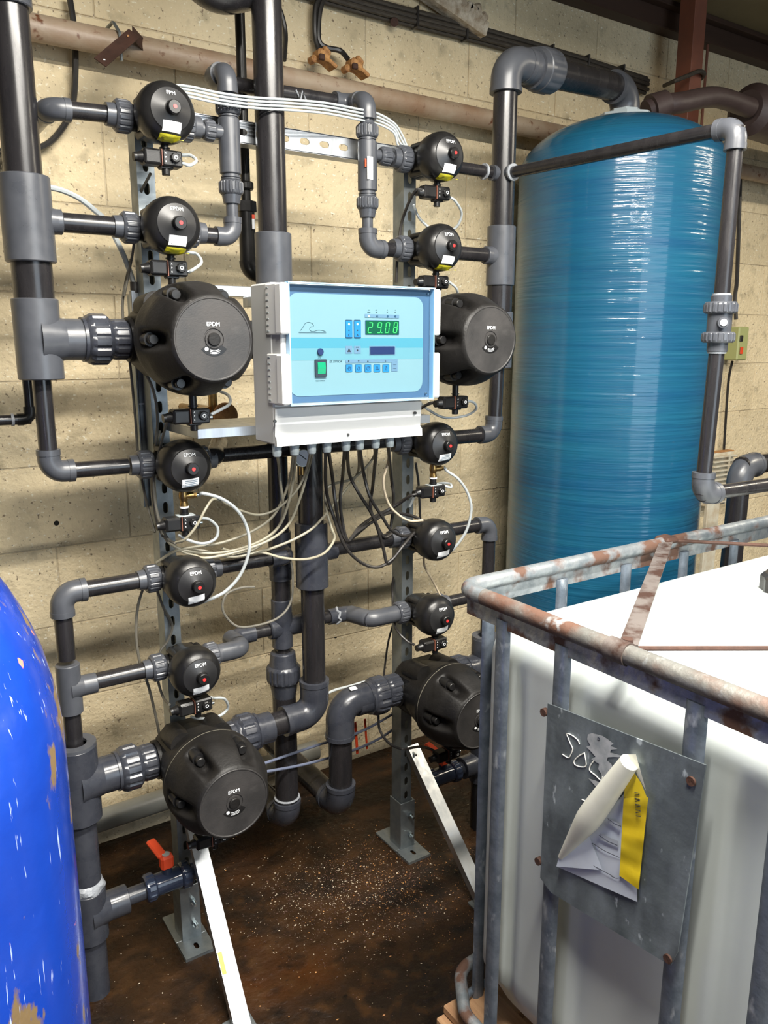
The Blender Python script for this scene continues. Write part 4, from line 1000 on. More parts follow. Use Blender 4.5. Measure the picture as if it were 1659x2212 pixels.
g = G(); puttext(g, 'ES 3070CA', .0075, (*[U(576, 834)[0]], YPN-LF, U(576, 834)[1]), uy=(.15, 0, 1)); puttext(g, 'MAIN SWITCH', .0042, (U(422, 1027)[0], YPN-LF, U(422, 1027)[1]), bold=.95); puttext(g, 'of 3a', .0042, (U(412, 797)[0], YPN-LF, U(412, 797)[1]))
for zx, a_t, b_t in ((905, 'CM', 'µS/cm'), (980, 'CM', '10k'), (1090, 'C', 'm³'), (1168, 'A', 'm³')):
    puttext(g, a_t, .0036, (U(zx, 322)[0], YPN-LF, U(zx, 322)[1])); puttext(g, b_t, .0036, (U(zx, 344)[0], YPN-LF, U(zx, 344)[1]))
g.obj('panel_lettering', M['line'], t, smooth=0)
# transparent lid with visible edges and catches
G().box((1.0705, 1.6905, 1.6435), (.423, .003, .283), .001).obj('lid', M['lid'], t)
g = G()
for z in (1.7845, 1.5025): g.box((1.0705, 1.6985, z), (.423, .018, .003))
for x in (.8605, 1.2795): g.box((x, 1.6985, 1.6435), (.003, .018, .28))
g.obj('lid_edge', M['lidrim'], t, smooth=0)
g = G()
for (zx, zy) in ((1485, 160), (1465, 1150)):
    x, z = U(zx, zy); g.cyl((x, YPN-.002, z), (x, YPN-.006, z), .0025, seg=12)
g.obj('lid_stud', M['zinc'], t)
# cable glands along the bottom
glx = []
for k, px in enumerate((598, 636, 673, 706, 747, 777, 811, 842)):
    p = at(px, (963-.0727*(px-590))+2, 1.775); glx.append(p.x)
    g = G().cyl((p.x, 1.775, 1.401), (p.x, 1.775, 1.392), .0125, seg=6).cyl((p.x, 1.775, 1.394), (p.x, 1.775, 1.380), .0115, .0118, seg=24).lathe([(.0118, 0), (.0105, -.008), (.006, -.0105), (0, -.0105)], (p.x, 1.775, 1.380), (0, 0, 1), 16)
    g.obj('cable_gland', M['gland'], t)

t.scale = (.917, .917, .917); t.location = (.972, 1.6506, 1.42075)   # stands clear of the large valves on its bars
glx = [x*.917 for x in glx]

# ------------------------------------------------------------------ cables and air tubes
def cable(name, label, cat, pts, r, m, group=None, n=8, seg=8):
    P = [at(*p) if not isinstance(p, Vector) else p for p in pts]
    o = G().tube(spline(P, n), r, seg=seg).obj(name, M[m])
    return tag(o, label, cat, group)
def gl_(k, dx=0): return V((glx[k]+dx, 1.6277, 1.399))
GBg = 'beige cables looping from the control box'
cable('cable', 'grey cable dropping from the first gland into the beige bundle', 'cable', [gl_(0), (603, 1010, 1.78), (606, 1045, 1.79), (612, 1100, 1.8), (600, 1140, 1.82), (560, 1180, 1.84), (520, 1195, 1.84), (480, 1185, 1.83)], .0036, 'beige', GBg)
cable('cable', 'beige cable, outermost of the pair from the second gland', 'cable', [gl_(1, -.003), (627, 1030, 1.78), (610, 1080, 1.8), (585, 1120, 1.8), (540, 1150, 1.81), (480, 1172, 1.82), (430, 1180, 1.83), (380, 1190, 1.85), (338, 1215, 1.88)], .0036, 'beige', GBg)
cable('cable', 'beige cable, innermost of the pair from the second gland', 'cable', [gl_(1, .003), (634, 1030, 1.77), (622, 1090, 1.78), (600, 1140, 1.79), (560, 1170, 1.80), (500, 1190, 1.82), (440, 1195, 1.83), (380, 1182, 1.85), (350, 1150, 1.88), (330, 1080, 1.89), (331, 1000, 1.89), (345, 930, 1.885)], .0036, 'beige', GBg)
cable('cable', 'beige cable sweeping left behind the solenoid below the brass tee', 'cable', [gl_(2, -.003), (660, 1020, 1.77), (640, 1060, 1.78), (600, 1098, 1.79), (560, 1112, 1.80), (520, 1103, 1.80), (488, 1088, 1.80), (462, 1078, 1.78), (445, 1098, 1.76), (425, 1135, 1.76), (400, 1165, 1.77), (380, 1172, 1.80)], .0032, 'beige', GBg)
cable('cable', 'beige cable of the third gland crossing the slim riser', 'cable', [gl_(2, .003), (667, 1010, 1.77), (650, 1070, 1.78), (625, 1130, 1.78), (585, 1165, 1.79), (520, 1190, 1.80), (450, 1205, 1.81), (420, 1200, 1.83), (385, 1185, 1.85), (345, 1140, 1.88), (332, 1060, 1.89), (336, 960, 1.89)], .0036, 'beige', GBg)
cable('cable', 'long beige cable in a low loop across the thick riser', 'cable', [gl_(6, -.003), (808, 985, 1.80), (790, 1010, 1.82), (760, 1035, 1.83), (722, 1045, 1.84), (704, 1060, 1.84), (705, 1100, 1.82), (716, 1140, 1.80), (722, 1165, 1.80), (700, 1195, 1.79), (660, 1208, 1.79), (610, 1205, 1.80), (560, 1193, 1.82), (500, 1200, 1.84)], .0036, 'beige', GBg)
cable('cable', 'beige cable running diagonally from the thick riser down to the left valves', 'cable', [gl_(5, -.003), (773, 1020, 1.83), (745, 1060, 1.84), (725, 1085, 1.83), (700, 1115, 1.81), (670, 1145, 1.80), (620, 1172, 1.80), (560, 1192, 1.82), (500, 1203, 1.83), (440, 1190, 1.85), (400, 1185, 1.87)], .0036, 'beige', GBg)
cable('cable', 'cream cable hanging from the last gland to the fourth right valve', 'cable', [gl_(7), (838, 1000, 1.76), (828, 1040, 1.76), (838, 1085, 1.76), (858, 1110, 1.77), (885, 1125, 1.78), (913, 1124, 1.80)], .0034, 'cream')
cable('cable', 'cream cable end between the fourth and fifth right valves', 'cable', [(915, 1200, 1.86), (918, 1225, 1.85), (935, 1255, 1.85), (950, 1285, 1.86)], .0034, 'cream')
cable('cable', 'long grey cable hanging in a U left of the thick riser', 'cable', [(625, 1195, 1.90), (632, 1240, 1.89), (628, 1300, 1.89), (600, 1335, 1.88), (550, 1352, 1.87), (510, 1352, 1.87), (482, 1320, 1.88), (488, 1285, 1.88), (520, 1270, 1.89), (550, 1268, 1.89)], .0034, 'cableg')
cable('cable', 'dusty grey cable hanging left of the upright past the lower unions', 'cable', [(312, 1262, 1.93), (298, 1310, 1.93), (294, 1370, 1.93), (302, 1430, 1.93), (320, 1480, 1.93), (335, 1540, 1.93), (345, 1590, 1.93)], .0036, 'cableg')
cable('cable', 'dusty grey cable lying on the left upright between the fourth and fifth valves', 'cable', [(335, 1262, 1.90), (352, 1310, 1.90), (372, 1350, 1.90), (362, 1385, 1.90), (345, 1410, 1.90), (340, 1460, 1.90), (352, 1505, 1.89), (366, 1522, 1.82)], .0034, 'cableg')
cable('cable', 'grey cable running down the left upright from the large valve', 'cable', [(300, 780, 1.90), (330, 840, 1.89), (340, 900, 1.89), (337, 960, 1.88), (332, 1040, 1.87), (340, 1110, 1.86), (360, 1160, 1.84), (380, 1175, 1.82)], .0036, 'cableg')
cable('cable', 'grey cable from the solenoid under the upper large valve', 'cable', [(366, 898, 1.72), (358, 920, 1.76), (345, 970, 1.84), (335, 1010, 1.86), (330, 1060, 1.88), (337, 1120, 1.88), (352, 1160, 1.87)], .0034, 'cableg')
cable('cable', 'grey cable along the outside of the left channel', 'cable', [(283, 560, 1.98), (266, 640, 1.98), (267, 700, 1.98), (280, 780, 1.96), (292, 900, 1.96), (300, 1000, 1.96), (318, 1090, 1.94), (335, 1150, 1.90)], .0034, 'cableg')
cable('cable', 'grey cable behind the second left valve', 'cable', [(325, 375, 1.86), (300, 430, 1.93), (290, 520, 1.95), (284, 560, 1.96), (268, 640, 1.97)], .0032, 'cableg')
GK = 'black cables hanging from the control box'
BK = [('leftmost black cable from the box, in the widest loop', [gl_(3, -.004), (705, 1060, 1.79), (722, 1120, 1.80), (745, 1180, 1.80), (780, 1215, 1.80), (815, 1225, 1.80), (845, 1210, 1.80), (870, 1180, 1.80), (895, 1150, 1.82)]),
      ('black cable from the fourth gland turning back along the horizontal pipe', [gl_(3, .004), (718, 1030, 1.78), (725, 1090, 1.79), (735, 1140, 1.80), (750, 1168, 1.80), (770, 1150, 1.81), (800, 1130, 1.82), (840, 1108, 1.84), (880, 1112, 1.85), (905, 1120, 1.85)]),
      ('black cable from the fifth gland, nearly straight down', [gl_(4, -.003), (740, 1030, 1.79), (735, 1080, 1.80), (740, 1130, 1.80), (752, 1168, 1.80), (775, 1140, 1.82), (805, 1118, 1.84), (840, 1100, 1.85), (890, 1068, 1.82)]),
      ('black cable from the fifth gland crossing the others to the right', [gl_(4, .003), (755, 1025, 1.78), (775, 1065, 1.78), (800, 1105, 1.78), (815, 1140, 1.79), (828, 1185, 1.80), (838, 1218, 1.80), (862, 1190, 1.82), (885, 1158, 1.84)]),
      ('black cable from the sixth gland to the bunch by the right upright', [gl_(5), (785, 1020, 1.77), (800, 1075, 1.77), (825, 1115, 1.78), (845, 1145, 1.79), (875, 1158, 1.81), (905, 1145, 1.84)]),
      ('black cable from the seventh gland in front of the block wall', [gl_(6, .004), (805, 1050, 1.82), (800, 1095, 1.84), (812, 1130, 1.85), (830, 1160, 1.85), (850, 1150, 1.86)]),
      ('black cable close to the left side of the right upright', [gl_(7, -.005), (845, 1030, 1.84), (850, 1070, 1.87), (848, 1110, 1.88), (842, 1150, 1.88)])]
for lb, pts in BK: cable('cable', lb, 'cable', pts, .0046, 'cableb', GK)
cable('cable', 'black cable plugged into the topmost right solenoid, bending down behind the upright', 'cable', [(912, 410, 1.80), (898, 412, 1.81), (882, 440, 1.85), (868, 480, 1.89), (862, 520, 1.895), (858, 560, 1.90), (856, 610, 1.90)], .0042, 'cableb')
cable('cable', 'black cable from the solenoid right of the control box lid', 'cable', [(945, 868, 1.72), (925, 873, 1.74), (905, 885, 1.78)], .0042, 'cableb')
cable('cable', 'black cable from the solenoid below the right brass tee', 'cable', [(900, 1067, 1.80), (885, 1072, 1.81), (860, 1090, 1.84), (835, 1105, 1.86), (800, 1130, 1.86), (770, 1155, 1.85), (755, 1168, 1.84)], .0042, 'cableb')
cable('cable', 'black cable of the lowest right solenoid curving up behind the union', 'cable', [(895, 1393, 1.79), (880, 1385, 1.80), (860, 1365, 1.83), (852, 1345, 1.88), (848, 1290, 1.95), (850, 1250, 1.96), (870, 1215, 1.97), (905, 1170, 1.97), (905, 1060, 1.97), (898, 1000, 1.97)], .0038, 'cableb')
cable('cable', 'thin black cable down the wall left of the right upright', 'cable', [(850, 1345, 1.98), (838, 1390, 1.98), (830, 1450, 1.98), (825, 1500, 1.98)], .0032, 'cableb')
cable('cable', 'black cable looping low across the right upright to the lowest solenoid', 'cable', [(817, 1540, 1.90), (820, 1575, 1.88), (840, 1605, 1.86), (870, 1618, 1.85), (905, 1613, 1.80), (930, 1618, 1.75), (950, 1630, 1.715)], .0040, 'cableb')
cable('cable', 'black power cable bending down the wall at far left', 'cable', [(150, -10, 2.46), (160, 60, 2.46), (163, 150, 2.46), (155, 235, 2.46), (125, 290, 2.46), (88, 318, 2.46), (30, 327, 2.46), (-60, 325, 2.46)], .0085, 'cableb')
cable('cable', 'black cable on the wall just right of the central pipe top', 'cable', [(590, -10, 2.47), (608, 30, 2.47), (617, 75, 2.47), (614, 130, 2.44)], .0075, 'cableb')
# white air tubes
GA = 'white air tubes sweeping over the top of the frame'
for i, lb in enumerate(('white air tube, uppermost over the top rail', 'white air tube, second over the top rail', 'white air tube, third over the top rail', 'white air tube, lowest over the top rail')):
    d = i*7.5
    cable('air_tube', lb, 'tube', [(345, 205+d, 1.90), (368, 186+d*.8, 1.86), (410, 187+d, 1.84), (470, 200+d, 1.835), (540, 210+d, 1.83), (620, 215+d, 1.825), (700, 222+d*1.0, 1.83), (770, 235+d, 1.85), (815, 245+d, 1.88), (850, 265+d*1.2-i*2, 1.88), (868-i*3, 290+d, 1.885), (880-i*4, 318, 1.885)], .0030, 'tube', GA)
cable('air_tube', 'white air tube arching from the left column tee to the wall', 'tube', [(95, 403, 1.93), (130, 410, 1.95), (170, 428, 1.97), (205, 455, 1.98), (228, 478, 1.98), (262, 540, 1.98), (285, 600, 1.975), (291, 632, 1.97)], .0065, 'tube')
def loop(key, lb, pts): cable('air_tube', lb, 'tube', pts, .0037, 'tube', 'short white air tubes looping beside the solenoids')
loop('v1', 'short white loop beside the top left solenoid', [SOL['v1']+V((.038, -.006, -.0215)), (410, 357, 1.80), (424, 347, 1.82), (412, 336, 1.84), (392, 335, 1.85)])
loop('v2', 'short white loop beside the second left solenoid', [SOL['v2']+V((.038, -.006, -.0215)), (418, 582, 1.80), (435, 567, 1.83), (425, 549, 1.86), (405, 545, 1.87)])
loop('b1', 'short white loop beside the solenoid under the upper left large valve', [SOL['b1']+V((.038, -.006, -.0155)), (478, 884, 1.72), (496, 872, 1.76), (494, 855, 1.80), (475, 845, 1.84)])
loop('v3', 'short white loop under the left brass tee solenoid', [SOL['v3']+V((.036, -.004, -.010)), (452, 1122, 1.81), (470, 1140, 1.81), (466, 1163, 1.81), (440, 1174, 1.81), (410, 1168, 1.81), (385, 1155, 1.82)])
loop('v5', 'short white loop beside the solenoid above the lower left large valve', [SOL['v5']+V((.034, -.006, -.006)), (462, 1508, 1.80), (485, 1510, 1.82), (492, 1530, 1.84), (470, 1548, 1.84), (430, 1552, 1.84), (412, 1548, 1.84)])
loop('r1', 'large white loop under the topmost right solenoid', [SOL['r1']+V((.034, -.006, -.020)), (984, 435, 1.81), (997, 460, 1.83), (990, 485, 1.85), (975, 500, 1.87)])
loop('r1b', 'thin white tube from the right upright down to the second right valve', [(893, 442, 1.89), (905, 470, 1.88), (930, 495, 1.87)])
loop('r2', 'short white loop above the right large valve', [SOL['r2']+V((.034, -.006, -.010)), (985, 622, 1.81), (990, 640, 1.83)])
loop('rb1', 'white loop beside the solenoid under the right large valve', [SOL['rb1']+V((.034, -.006, -.0135)), (1024, 870, 1.73), (1028, 884, 1.75), (1005, 898, 1.78), (960, 902, 1.80), (925, 885, 1.82), (905, 868, 1.84)])
loop('r3', 'short white loop above the solenoid below the right brass tee', [SOL['r3']+V((.034, -.006, -.004)), (974, 1053, 1.80), (972, 1045, 1.82), (950, 1044, 1.84), (920, 1052, 1.86), (900, 1065, 1.89), (885, 1095, 1.90)])
cable('air_tube', 'long white tube arching from the left brass tee to the fourth left valve', 'tube', [V((XL+.037, 1.8015, 1.291)), (440, 1066, 1.79), (480, 1078, 1.78), (515, 1105, 1.77), (535, 1145, 1.77), (538, 1190, 1.77), (520, 1240, 1.78), (490, 1275, 1.79), (460, 1292, 1.80), (432, 1303, 1.82)], .0042, 'tube')
cable('air_tube', 'long white tube arching from the right brass tee to the fourth right valve', 'tube', [V((XR+.037, 1.8015, 1.291)), (965, 1017, 1.80), (990, 1035, 1.79), (1010, 1065, 1.79), (1018, 1100, 1.79), (1008, 1145, 1.80), (985, 1180, 1.82), (965, 1198, 1.84)], .0042, 'tube')
cable('air_tube', 'upper air tube, bluish shade in its colour, running between the two lower large valves', 'tube', [(568, 1650, 1.88), (640, 1625, 1.92), (700, 1605, 1.95), (760, 1588, 1.97), (810, 1565, 1.97), (860, 1535, 1.97)], .0042, 'tubeshade')
cable('air_tube', 'lower air tube, bluish shade in its colour, running between the two lower large valves', 'tube', [(568, 1668, 1.88), (640, 1655, 1.92), (700, 1640, 1.95), (770, 1618, 1.97), (820, 1595, 1.97), (850, 1575, 1.97)], .0042, 'tubeshade')
cable('air_tube', 'white tube behind the thick elbow by the riser', 'tube', [(702, 1500, 1.98), (725, 1490, 1.98), (755, 1482, 1.98), (790, 1472, 1.98), (830, 1462, 1.98)], .0040, 'tube')

# ------------------------------------------------------------------ wall services
t = thing('steel_pipe', 'long rusty steel pipe running along the block wall', 'pipe', (1.5, 2.41, 2.40))
G().cyl((XA+.02, 2.41, 2.458), (XB-.02, 2.41, 2.440), .0335, seg=40).obj('pipe', M['rust'], t)
p = at(245, 60, 2.40); G().tube(bend([(p.x, 2.493, 2.505), (p.x, 2.40, 2.503), (p.x+.008, 2.372, 2.47), (p.x+.008, 2.372, 2.40)], .02), .0045, seg=10).obj('hook', M['galv'], t)
t = thing('steel_bracket', 'small rusty angle bracket sticking out at the top left', 'bracket', (.66, 2.2, 2.36))
a0 = at(216, 135, 2.27); a1 = at(290, 72, 2.33)
G().beam(a0, a1, .034, .003, 0, (-.35, -1, .2)).beam(a1+V((-.004, .0, 0)), a1+V((.045, .06, -.006)), .034, .003, 0, (-1, .6, 0)).obj('bracket_arm', M['rustd'], t)
h = at(225, 130, 2.275); G().cyl(h+V((0, -.002, 0)), h+V((0, .002, 0)), .003, seg=10).obj('bolt_hole', M['white'], t)
h = at(276, 78, 2.318); G().cyl(h+V((0, -.003, 0)), h+V((0, .001, 0)), .003, seg=10).obj('bolt_hole', M['rusto'], t)
# bundle of dusty cables along the wall
off = [(0, 0), (.0, .016), (.0, .032), (.012, .008), (.012, .025), (.012, -.006), (-.002, -.014)]
t0 = []
for i, (dy, dz) in enumerate(off):
    z0 = 2.738+dz; P = [V((XA+.05, 2.475-dy, z0+.004)), V((1.0, 2.475-dy, z0+.002)), V((1.6, 2.475-dy, z0-.003)), V((2.1, 2.475-dy, z0+.003)), V((2.6, 2.475-dy, z0-.002)), V((3.0, 2.475-dy, z0-.006-.003*i))]
    o = G().tube(spline(P, 10), .0085, seg=8).obj('cable', M['dusty']); tag(o, 'dusty black cable in the bundle clipped along the top of the wall', 'cable', 'dusty cables in the wall bundle')
for x in (1.77, 1.99, 2.42, 2.62, 2.83): tag(G().box((x, 2.469, 2.746), (.008, .040, .066), .002).obj('cable_clip', M['cableb']), {1.77: 'black cable clip on the wall bundle, furthest left', 1.99: 'black cable clip on the wall bundle, next to the flaking batten', 2.42: 'black cable clip on the wall bundle above the grey union', 2.62: 'black cable clip on the wall bundle, second from the red post', 2.83: 'black cable clip on the wall bundle nearest the red post'}[x], 'clip')
tag(G().cyl(at(852, 45, 2.49), at(852, 45, 2.45)+V((0, 0, -.004)), .014, seg=12).obj('pipe_stub', M['rustd']), 'small rusty stub in the wall under the cable bundle', 'stub')
cable('cable', 'end of a dusty cable curling past the red steel post', 'cable', [(1435, 185, 2.40), (1455, 176, 2.24), (1485, 164, 2.235), (1510, 154, 2.235), (1521, 159, 2.24), (1516, 168, 2.28), (1503, 178, 2.37), (1490, 184, 2.42)], .0085, 'dusty')
for lb, pts in (('left of a pair of black cables dropping to a rusty clamp', [(692, -10, 2.46), (682, 15, 2.46), (680, 50, 2.46), (682, 85, 2.46), (690, 112, 2.45), (698, 125, 2.43)]), ('right of a pair of black cables bending over to the second rusty clamp', [(703, -10, 2.455), (692, 20, 2.455), (688, 60, 2.455), (690, 90, 2.455), (705, 103, 2.45), (735, 110, 2.44), (752, 128, 2.42)])):
    cable('cable', lb, 'cable', pts, .0085, 'cableb')
for i, (px, py) in enumerate(((694, 122), (765, 142))):
    p = at(px, py, 2.415); t = thing('pipe_clamp', ['crumbling orange rusty clamp on the pipe, left one', 'crumbling orange rusty clamp on the pipe, right one'][i], 'clamp', tuple(p))
    G().box(p, (.045, .05, .03), .006, Matrix.Rotation(.2, 3, 'Y')).box(p+V((.030, .0, -.020)), (.036, .05, .012), .003, Matrix.Rotation(.5, 3, 'Y')).box(p+V((-.026, .01, -.012)), (.02, .04, .022), .006, Matrix.Rotation(-.4, 3, 'Y')).box(p+V((.008, -.02, .012)), (.03, .02, .016), .005, Matrix.Rotation(.7, 3, 'Y')).obj('clamp_strap', M['rusto'], t)
    G().box(p+V((-.015, -.03, -.012)), (.02, .012, .018), .003).obj('clamp_bolt', M['rustd'], t)
# flaking batten
t = thing('wall_batten', 'short sloping batten with flaking white paint at the top of the wall', 'batten', (1.95, 2.47, 2.85))
p0, p1 = at(905, -30, 2.45), at(1045, 68, 2.45)
G().beam(p0, p1, .05, .05, .003, (0, 1, 0)).obj('batten', M['flake'], t)
g = G()
for i in range(9):
    q = p0.lerp(p1, .25+.08*i)+V((.01, -.02, .03+.008*math.sin(i*2.1))); g.box(q, (.045, .02, .03), .006, Matrix.Rotation(.6+i, 3, 'Y'))
g.obj('paint_flakes', M['flake'], t)
# red oxide post and rod
t = thing('steel_post', 'red oxide steel post from ceiling down behind the blue vessel', 'post', (3.05, 2.3, 0))
G().box((3.05, 2.30, ZC/2), (.075, .075, ZC), .002).obj('post', M['redox'], t, smooth=0)
p = at(1524, 160, 2.45); tag(G().cyl((p.x, 2.45, 2.45), (p.x, 2.45, 2.97), .006, seg=10).obj('hanger_rod', M['redox']), 'thin dark red hanger rod beside the red post', 'rod')
# brown pipes top right
t = thing('steel_pipe', 'brown coated branch pipe joining the fat brown pipe at top right', 'pipe', (2.8, 2.0, 2.5))
B = [at(1395, 240, 2.05), at(1425, 228, 2.03), at(1470, 222, 2.0), at(1545, 210, 2.0), at(1620, 233, 2.0)]
G().tube(spline(B, 8), .036, seg=24).obj('pipe', M['brown'], t)
g = G(); d = (B[1]-B[0]).normalized(); g.cyl(B[0]+d*.02, B[0]+d*.085, .050, .044, seg=24); d = (B[4]-B[3]).normalized(); g.obj('socket', M['brown'], t)
for q in (.55,):
    pass
t = thing('steel_pipe', 'fat dark brown pipe at the top right edge', 'pipe', (3.3, 2.0, 2.55))
G().cyl(at(1612, 235, 2.03), at(1612, 235, 2.03)+V((2.0, 0.1, -.02)), .098, seg=40, ch=.03).obj('pipe', M['brown'], t)
# isolator, heater, panel
t = thing('isolator_switch', 'yellow green isolator box with a small orange label on the wall right of the vessel', 'switch', (3.79, 2.47, 1.7))
p = at(1588, 742, 2.44); G().box(p, (.085, .09, .165), .006).obj('case', M['iso'], t); q = at(1602, 757, 2.39); G().box(q, (.022, .004, .035), .001).obj('label_sticker', M['redplastic'], t); q = at(1602, 731, 2.39); G().box(q, (.022, .006, .03), .002).obj('switch_dial', M['cableb'], t)
cable('cable', 'black cable dropping down the wall to the isolator box', 'cable', [(1600, 300, 2.47), (1597, 450, 2.47), (1592, 600, 2.47), (1588, 640, 2.47), (1590, 690, 2.45)], .0100, 'cableb')
cable('cable', 'thin black cable below the isolator box', 'cable', [(1582, 780, 2.45), (1574, 820, 2.47), (1568, 900, 2.47), (1562, 1000, 2.47)], .0065, 'cableb')
t = thing('wall_heater', 'ivory louvred heater box with rust at its top, behind the right drop pipe', 'heater', (3.72, 2.4, .9))
p = at(1560, 1035, 2.42); G().box(p+V((0, .035, 0)), (.20, .05, .28), .004).obj('case', M['ivory'], t)
g = G()
for k in range(11): g.box(p+V((0, -.002, -.12+.024*k)), (.19, .022, .008), .001)
g.box(p+V((.03, -.012, 0)), (.008, .006, .26)); g.obj('louvres', M['ivory'], t, smooth=0)
G().box(p+V((0, .03, .142)), (.20, .04, .005), .001).obj('top_plate', M['rusto'], t)
p = at(1535, 1130, 2.30); tag(G().box((p.x, 2.30, p.z-.2), (.10, .02, .62), .003).obj('wall_panel', M['ivory']), 'tall pale panel standing behind the vessel at the right', 'panel')
# light grey waste pipe low along the wall, gauge and orange knob
tag(G().cyl((XA+.1, 2.42, .110), (1.3, 2.42, .145), .036, seg=28).obj('waste_pipe', M['gpipe']), 'light grey waste pipe low along the wall behind the left foot', 'pipe')
t = thing('pressure_gauge', 'small pressure gauge with pale dial behind the second and third glands', 'gauge', (.985, 1.835, 1.335))
c = at(655, 990, 1.825); G().cyl(c+V((0, .02, 0)), c, .024, ch=.002).obj('case', M['zinc'], t); d_ = G().cyl(c+V((0, -.0002, 0)), c+V((0, -.0012, 0)), .021).obj('dial', M['form'], t)
G().beam(c+V((-.012, -.002, .012)), c+V((.008, -.002, -.004)), .0025, .0006, 0, (0, 1, 0)).obj('needle', M['ink'], t); G().cyl(c+V((0, .01, -.02)), c+V((0, .01, -.045)), .007).obj('stem', M['brass'], t)
t = thing('tap', 'brass tap with a round orange knob on the wall left of the control box', 'tap', (.86, 2.1, 1.45))
c = at(484, 896, 2.15); G().lathe([(0, 0), (.03, .002), (.036, .012), (.034, .022), (.02, .03), (0, .03)], c, (-.1, -1, 0), 28).obj('knob', M['rusto'], t)
G().cyl(c+V((0, .35, 0)), c+V((0, .0, 0)), .012).cyl(c+V((-.02, .03, .0)), c+V((-.02, .03, .07)), .014, .012).cyl(c+V((-.03, .02, 0)), c+V((-.03, .16, 0)), .024, seg=24).obj('body', M['brass'], t)
# black pipe passing overhead
tag(G().tube(bend([at(400, -70, 1.9), at(470, -12, 1.9), at(560, -30, 1.9)], .08, 10), .045, seg=24).obj('pipe_bend', M['pipe']), 'black pipe bend just inside the top edge, left of the central pipe', 'pipe')
# two orange rods behind the elbow
for lb, x in (('orange plastic strip behind the thick grey elbow, left one', 768), ('orange plastic strip behind the thick grey elbow, right one', 789)):
    a = at(x-1, 1560 if x == 768 else 1553, 2.0); b = at(x+4, 1628 if x == 768 else 1618, 2.0)
    tag(G().beam(a, b, .009 if x == 768 else .007, .004, .001).obj('plastic_strip', M['redplastic']), lb, 'strip')

# ------------------------------------------------------------------ light blue pressure vessel
TX, TY, TR = 2.345, 2.02, .355
t = thing('pressure_vessel', 'tall light blue glossy pressure vessel with domed top behind the right pipe column', 'tank', (TX, TY, 0))
prof = [(0, .02), (.25, .02), (.34, .12), (TR, .28)]+[(TR, .28+(2.225-.28)*k/20) for k in range(1, 21)]
for k in range(1, 17):
    a = k/16*PI/2; prof.append((TR*math.cos(a) if k < 16 else .0, 2.225+.185*math.sin(a)))
G().lathe(prof, (TX, TY, 0), (0, 0, 1), 96).obj('shell', M['vessel'], t, smooth=60)
G().lathe([(.26, 0), (.29, 0), (.27, .16), (.25, .16)], (TX, TY, 0), (0, 0, 1), 40).obj('base_ring', M['cableb'], t)

# ------------------------------------------------------------------ blue enamel tank at left
DX, DY, DR = -.095, 1.2, .30
t = thing('enamel_tank', 'bright blue scratched enamel tank cut off by the left edge', 'tank', (DX, DY, 0))
prof = [(0, .0), (.27, 0), (DR, .03), (DR, .5), (DR, 1.075)]
for k in range(1, 19):
    a = k/18*PI/2; prof.append((DR*math.cos(a) if k < 18 else 0, 1.075+.41*math.sin(a)))
G().lathe(prof, (DX, DY, 0), (0, 0, 1), 96).obj('shell', M['drum'], t, smooth=60)

# ------------------------------------------------------------------ caged white container
t = thing('bulk_container', 'white plastic bulk container in a rusty tube cage, at lower right', 'container', (1.6, .7, 0))
RX, RY, RZ = .986, 1.203, 1.160
X2, Y2 = 2.18, .22
# bottle: rounded box grown from rings
def ringpts(x0, y0, x1, y1, r, z, n=7): return [(x, y, z) for x, y in rrect(x0, y0, x1, y1, r, n)]
g = G(); rings = []
bx0_, by0_, bx1_, by1_ = 1.016, .25, 2.15, 1.180
def ins(z):
    if z < .30: q = (.30-z)/.14; return .012+.10*(q**2.2)
    if z > 1.03: q = (z-1.03)/.075; return .10*(1-math.sqrt(max(0, 1-min(1, q)**2)))
    return 0.0
zs = [.165, .18, .20, .23, .27, .30, .34, .40, .50, .60, .70, .80, .90, .98, 1.03, 1.05, 1.07, 1.085, 1.096, 1.102, 1.105]
P = []
for z in zs:
    i = ins(z); rg = []
    per = rrect(bx0_+i, by0_+i, bx1_-i, by1_-i, .075, 7); fine = []
    for k in range(len(per)):
        a, b = V((*per[k], 0)), V((*per[(k+1) % len(per)], 0)); m_ = 84 if (b-a).length > .3 else 1; fine += [a.lerp(b, j/m_) for j in range(m_)]
    for p in fine:
        x, y = p.x, p.y
        if abs(x-(bx0_+i)) < 1e-4:
            zf = max(0, min(1, (z-.24)/.08))*max(0, min(1, (1.02-z)/.05))
            st = lambda q, a_, b_: max(0, min(1, (q-a_)/b_))
            x += zf*.014*st(y, .655, .02)*st(-y, -.895, .02) + zf*.010*st(y, 1.035, .012)*st(-y, -1.070, .012) + zf*.014*st(y, .35, .02)*st(-y, -.60, .02)
        rg.append(len(P)); P.append(V((x, y, z)))
    rings.append(rg)
n = len(rings[0]); F = []
for A, B in zip(rings, rings[1:]):
    for k in range(n): F.append((A[k], A[(k+1) % n], B[(k+1) % n], B[k]))
last = rings[-1]; cxy = V(((bx0_+bx1_)/2, (by0_+by1_)/2, 0))
for q, dz in ((.93, .002), (.82, .006), (.65, .012), (.45, .020), (.25, .026), (.1, .028)):
    rg = []
    for k in last if False else rings[len(zs)-1]:
        p = P[k]; rg.append(len(P)); P.append(V((cxy.x+(p.x-cxy.x)*q, cxy.y+(p.y-cxy.y)*q, 1.105+dz)))
    for k in range(n): F.append((last[k], last[(k+1) % n], rg[(k+1) % n], rg[k]))
    last = rg
F.append(tuple(last)); F.append(tuple(rings[0][::-1]))
g.add(P, F)
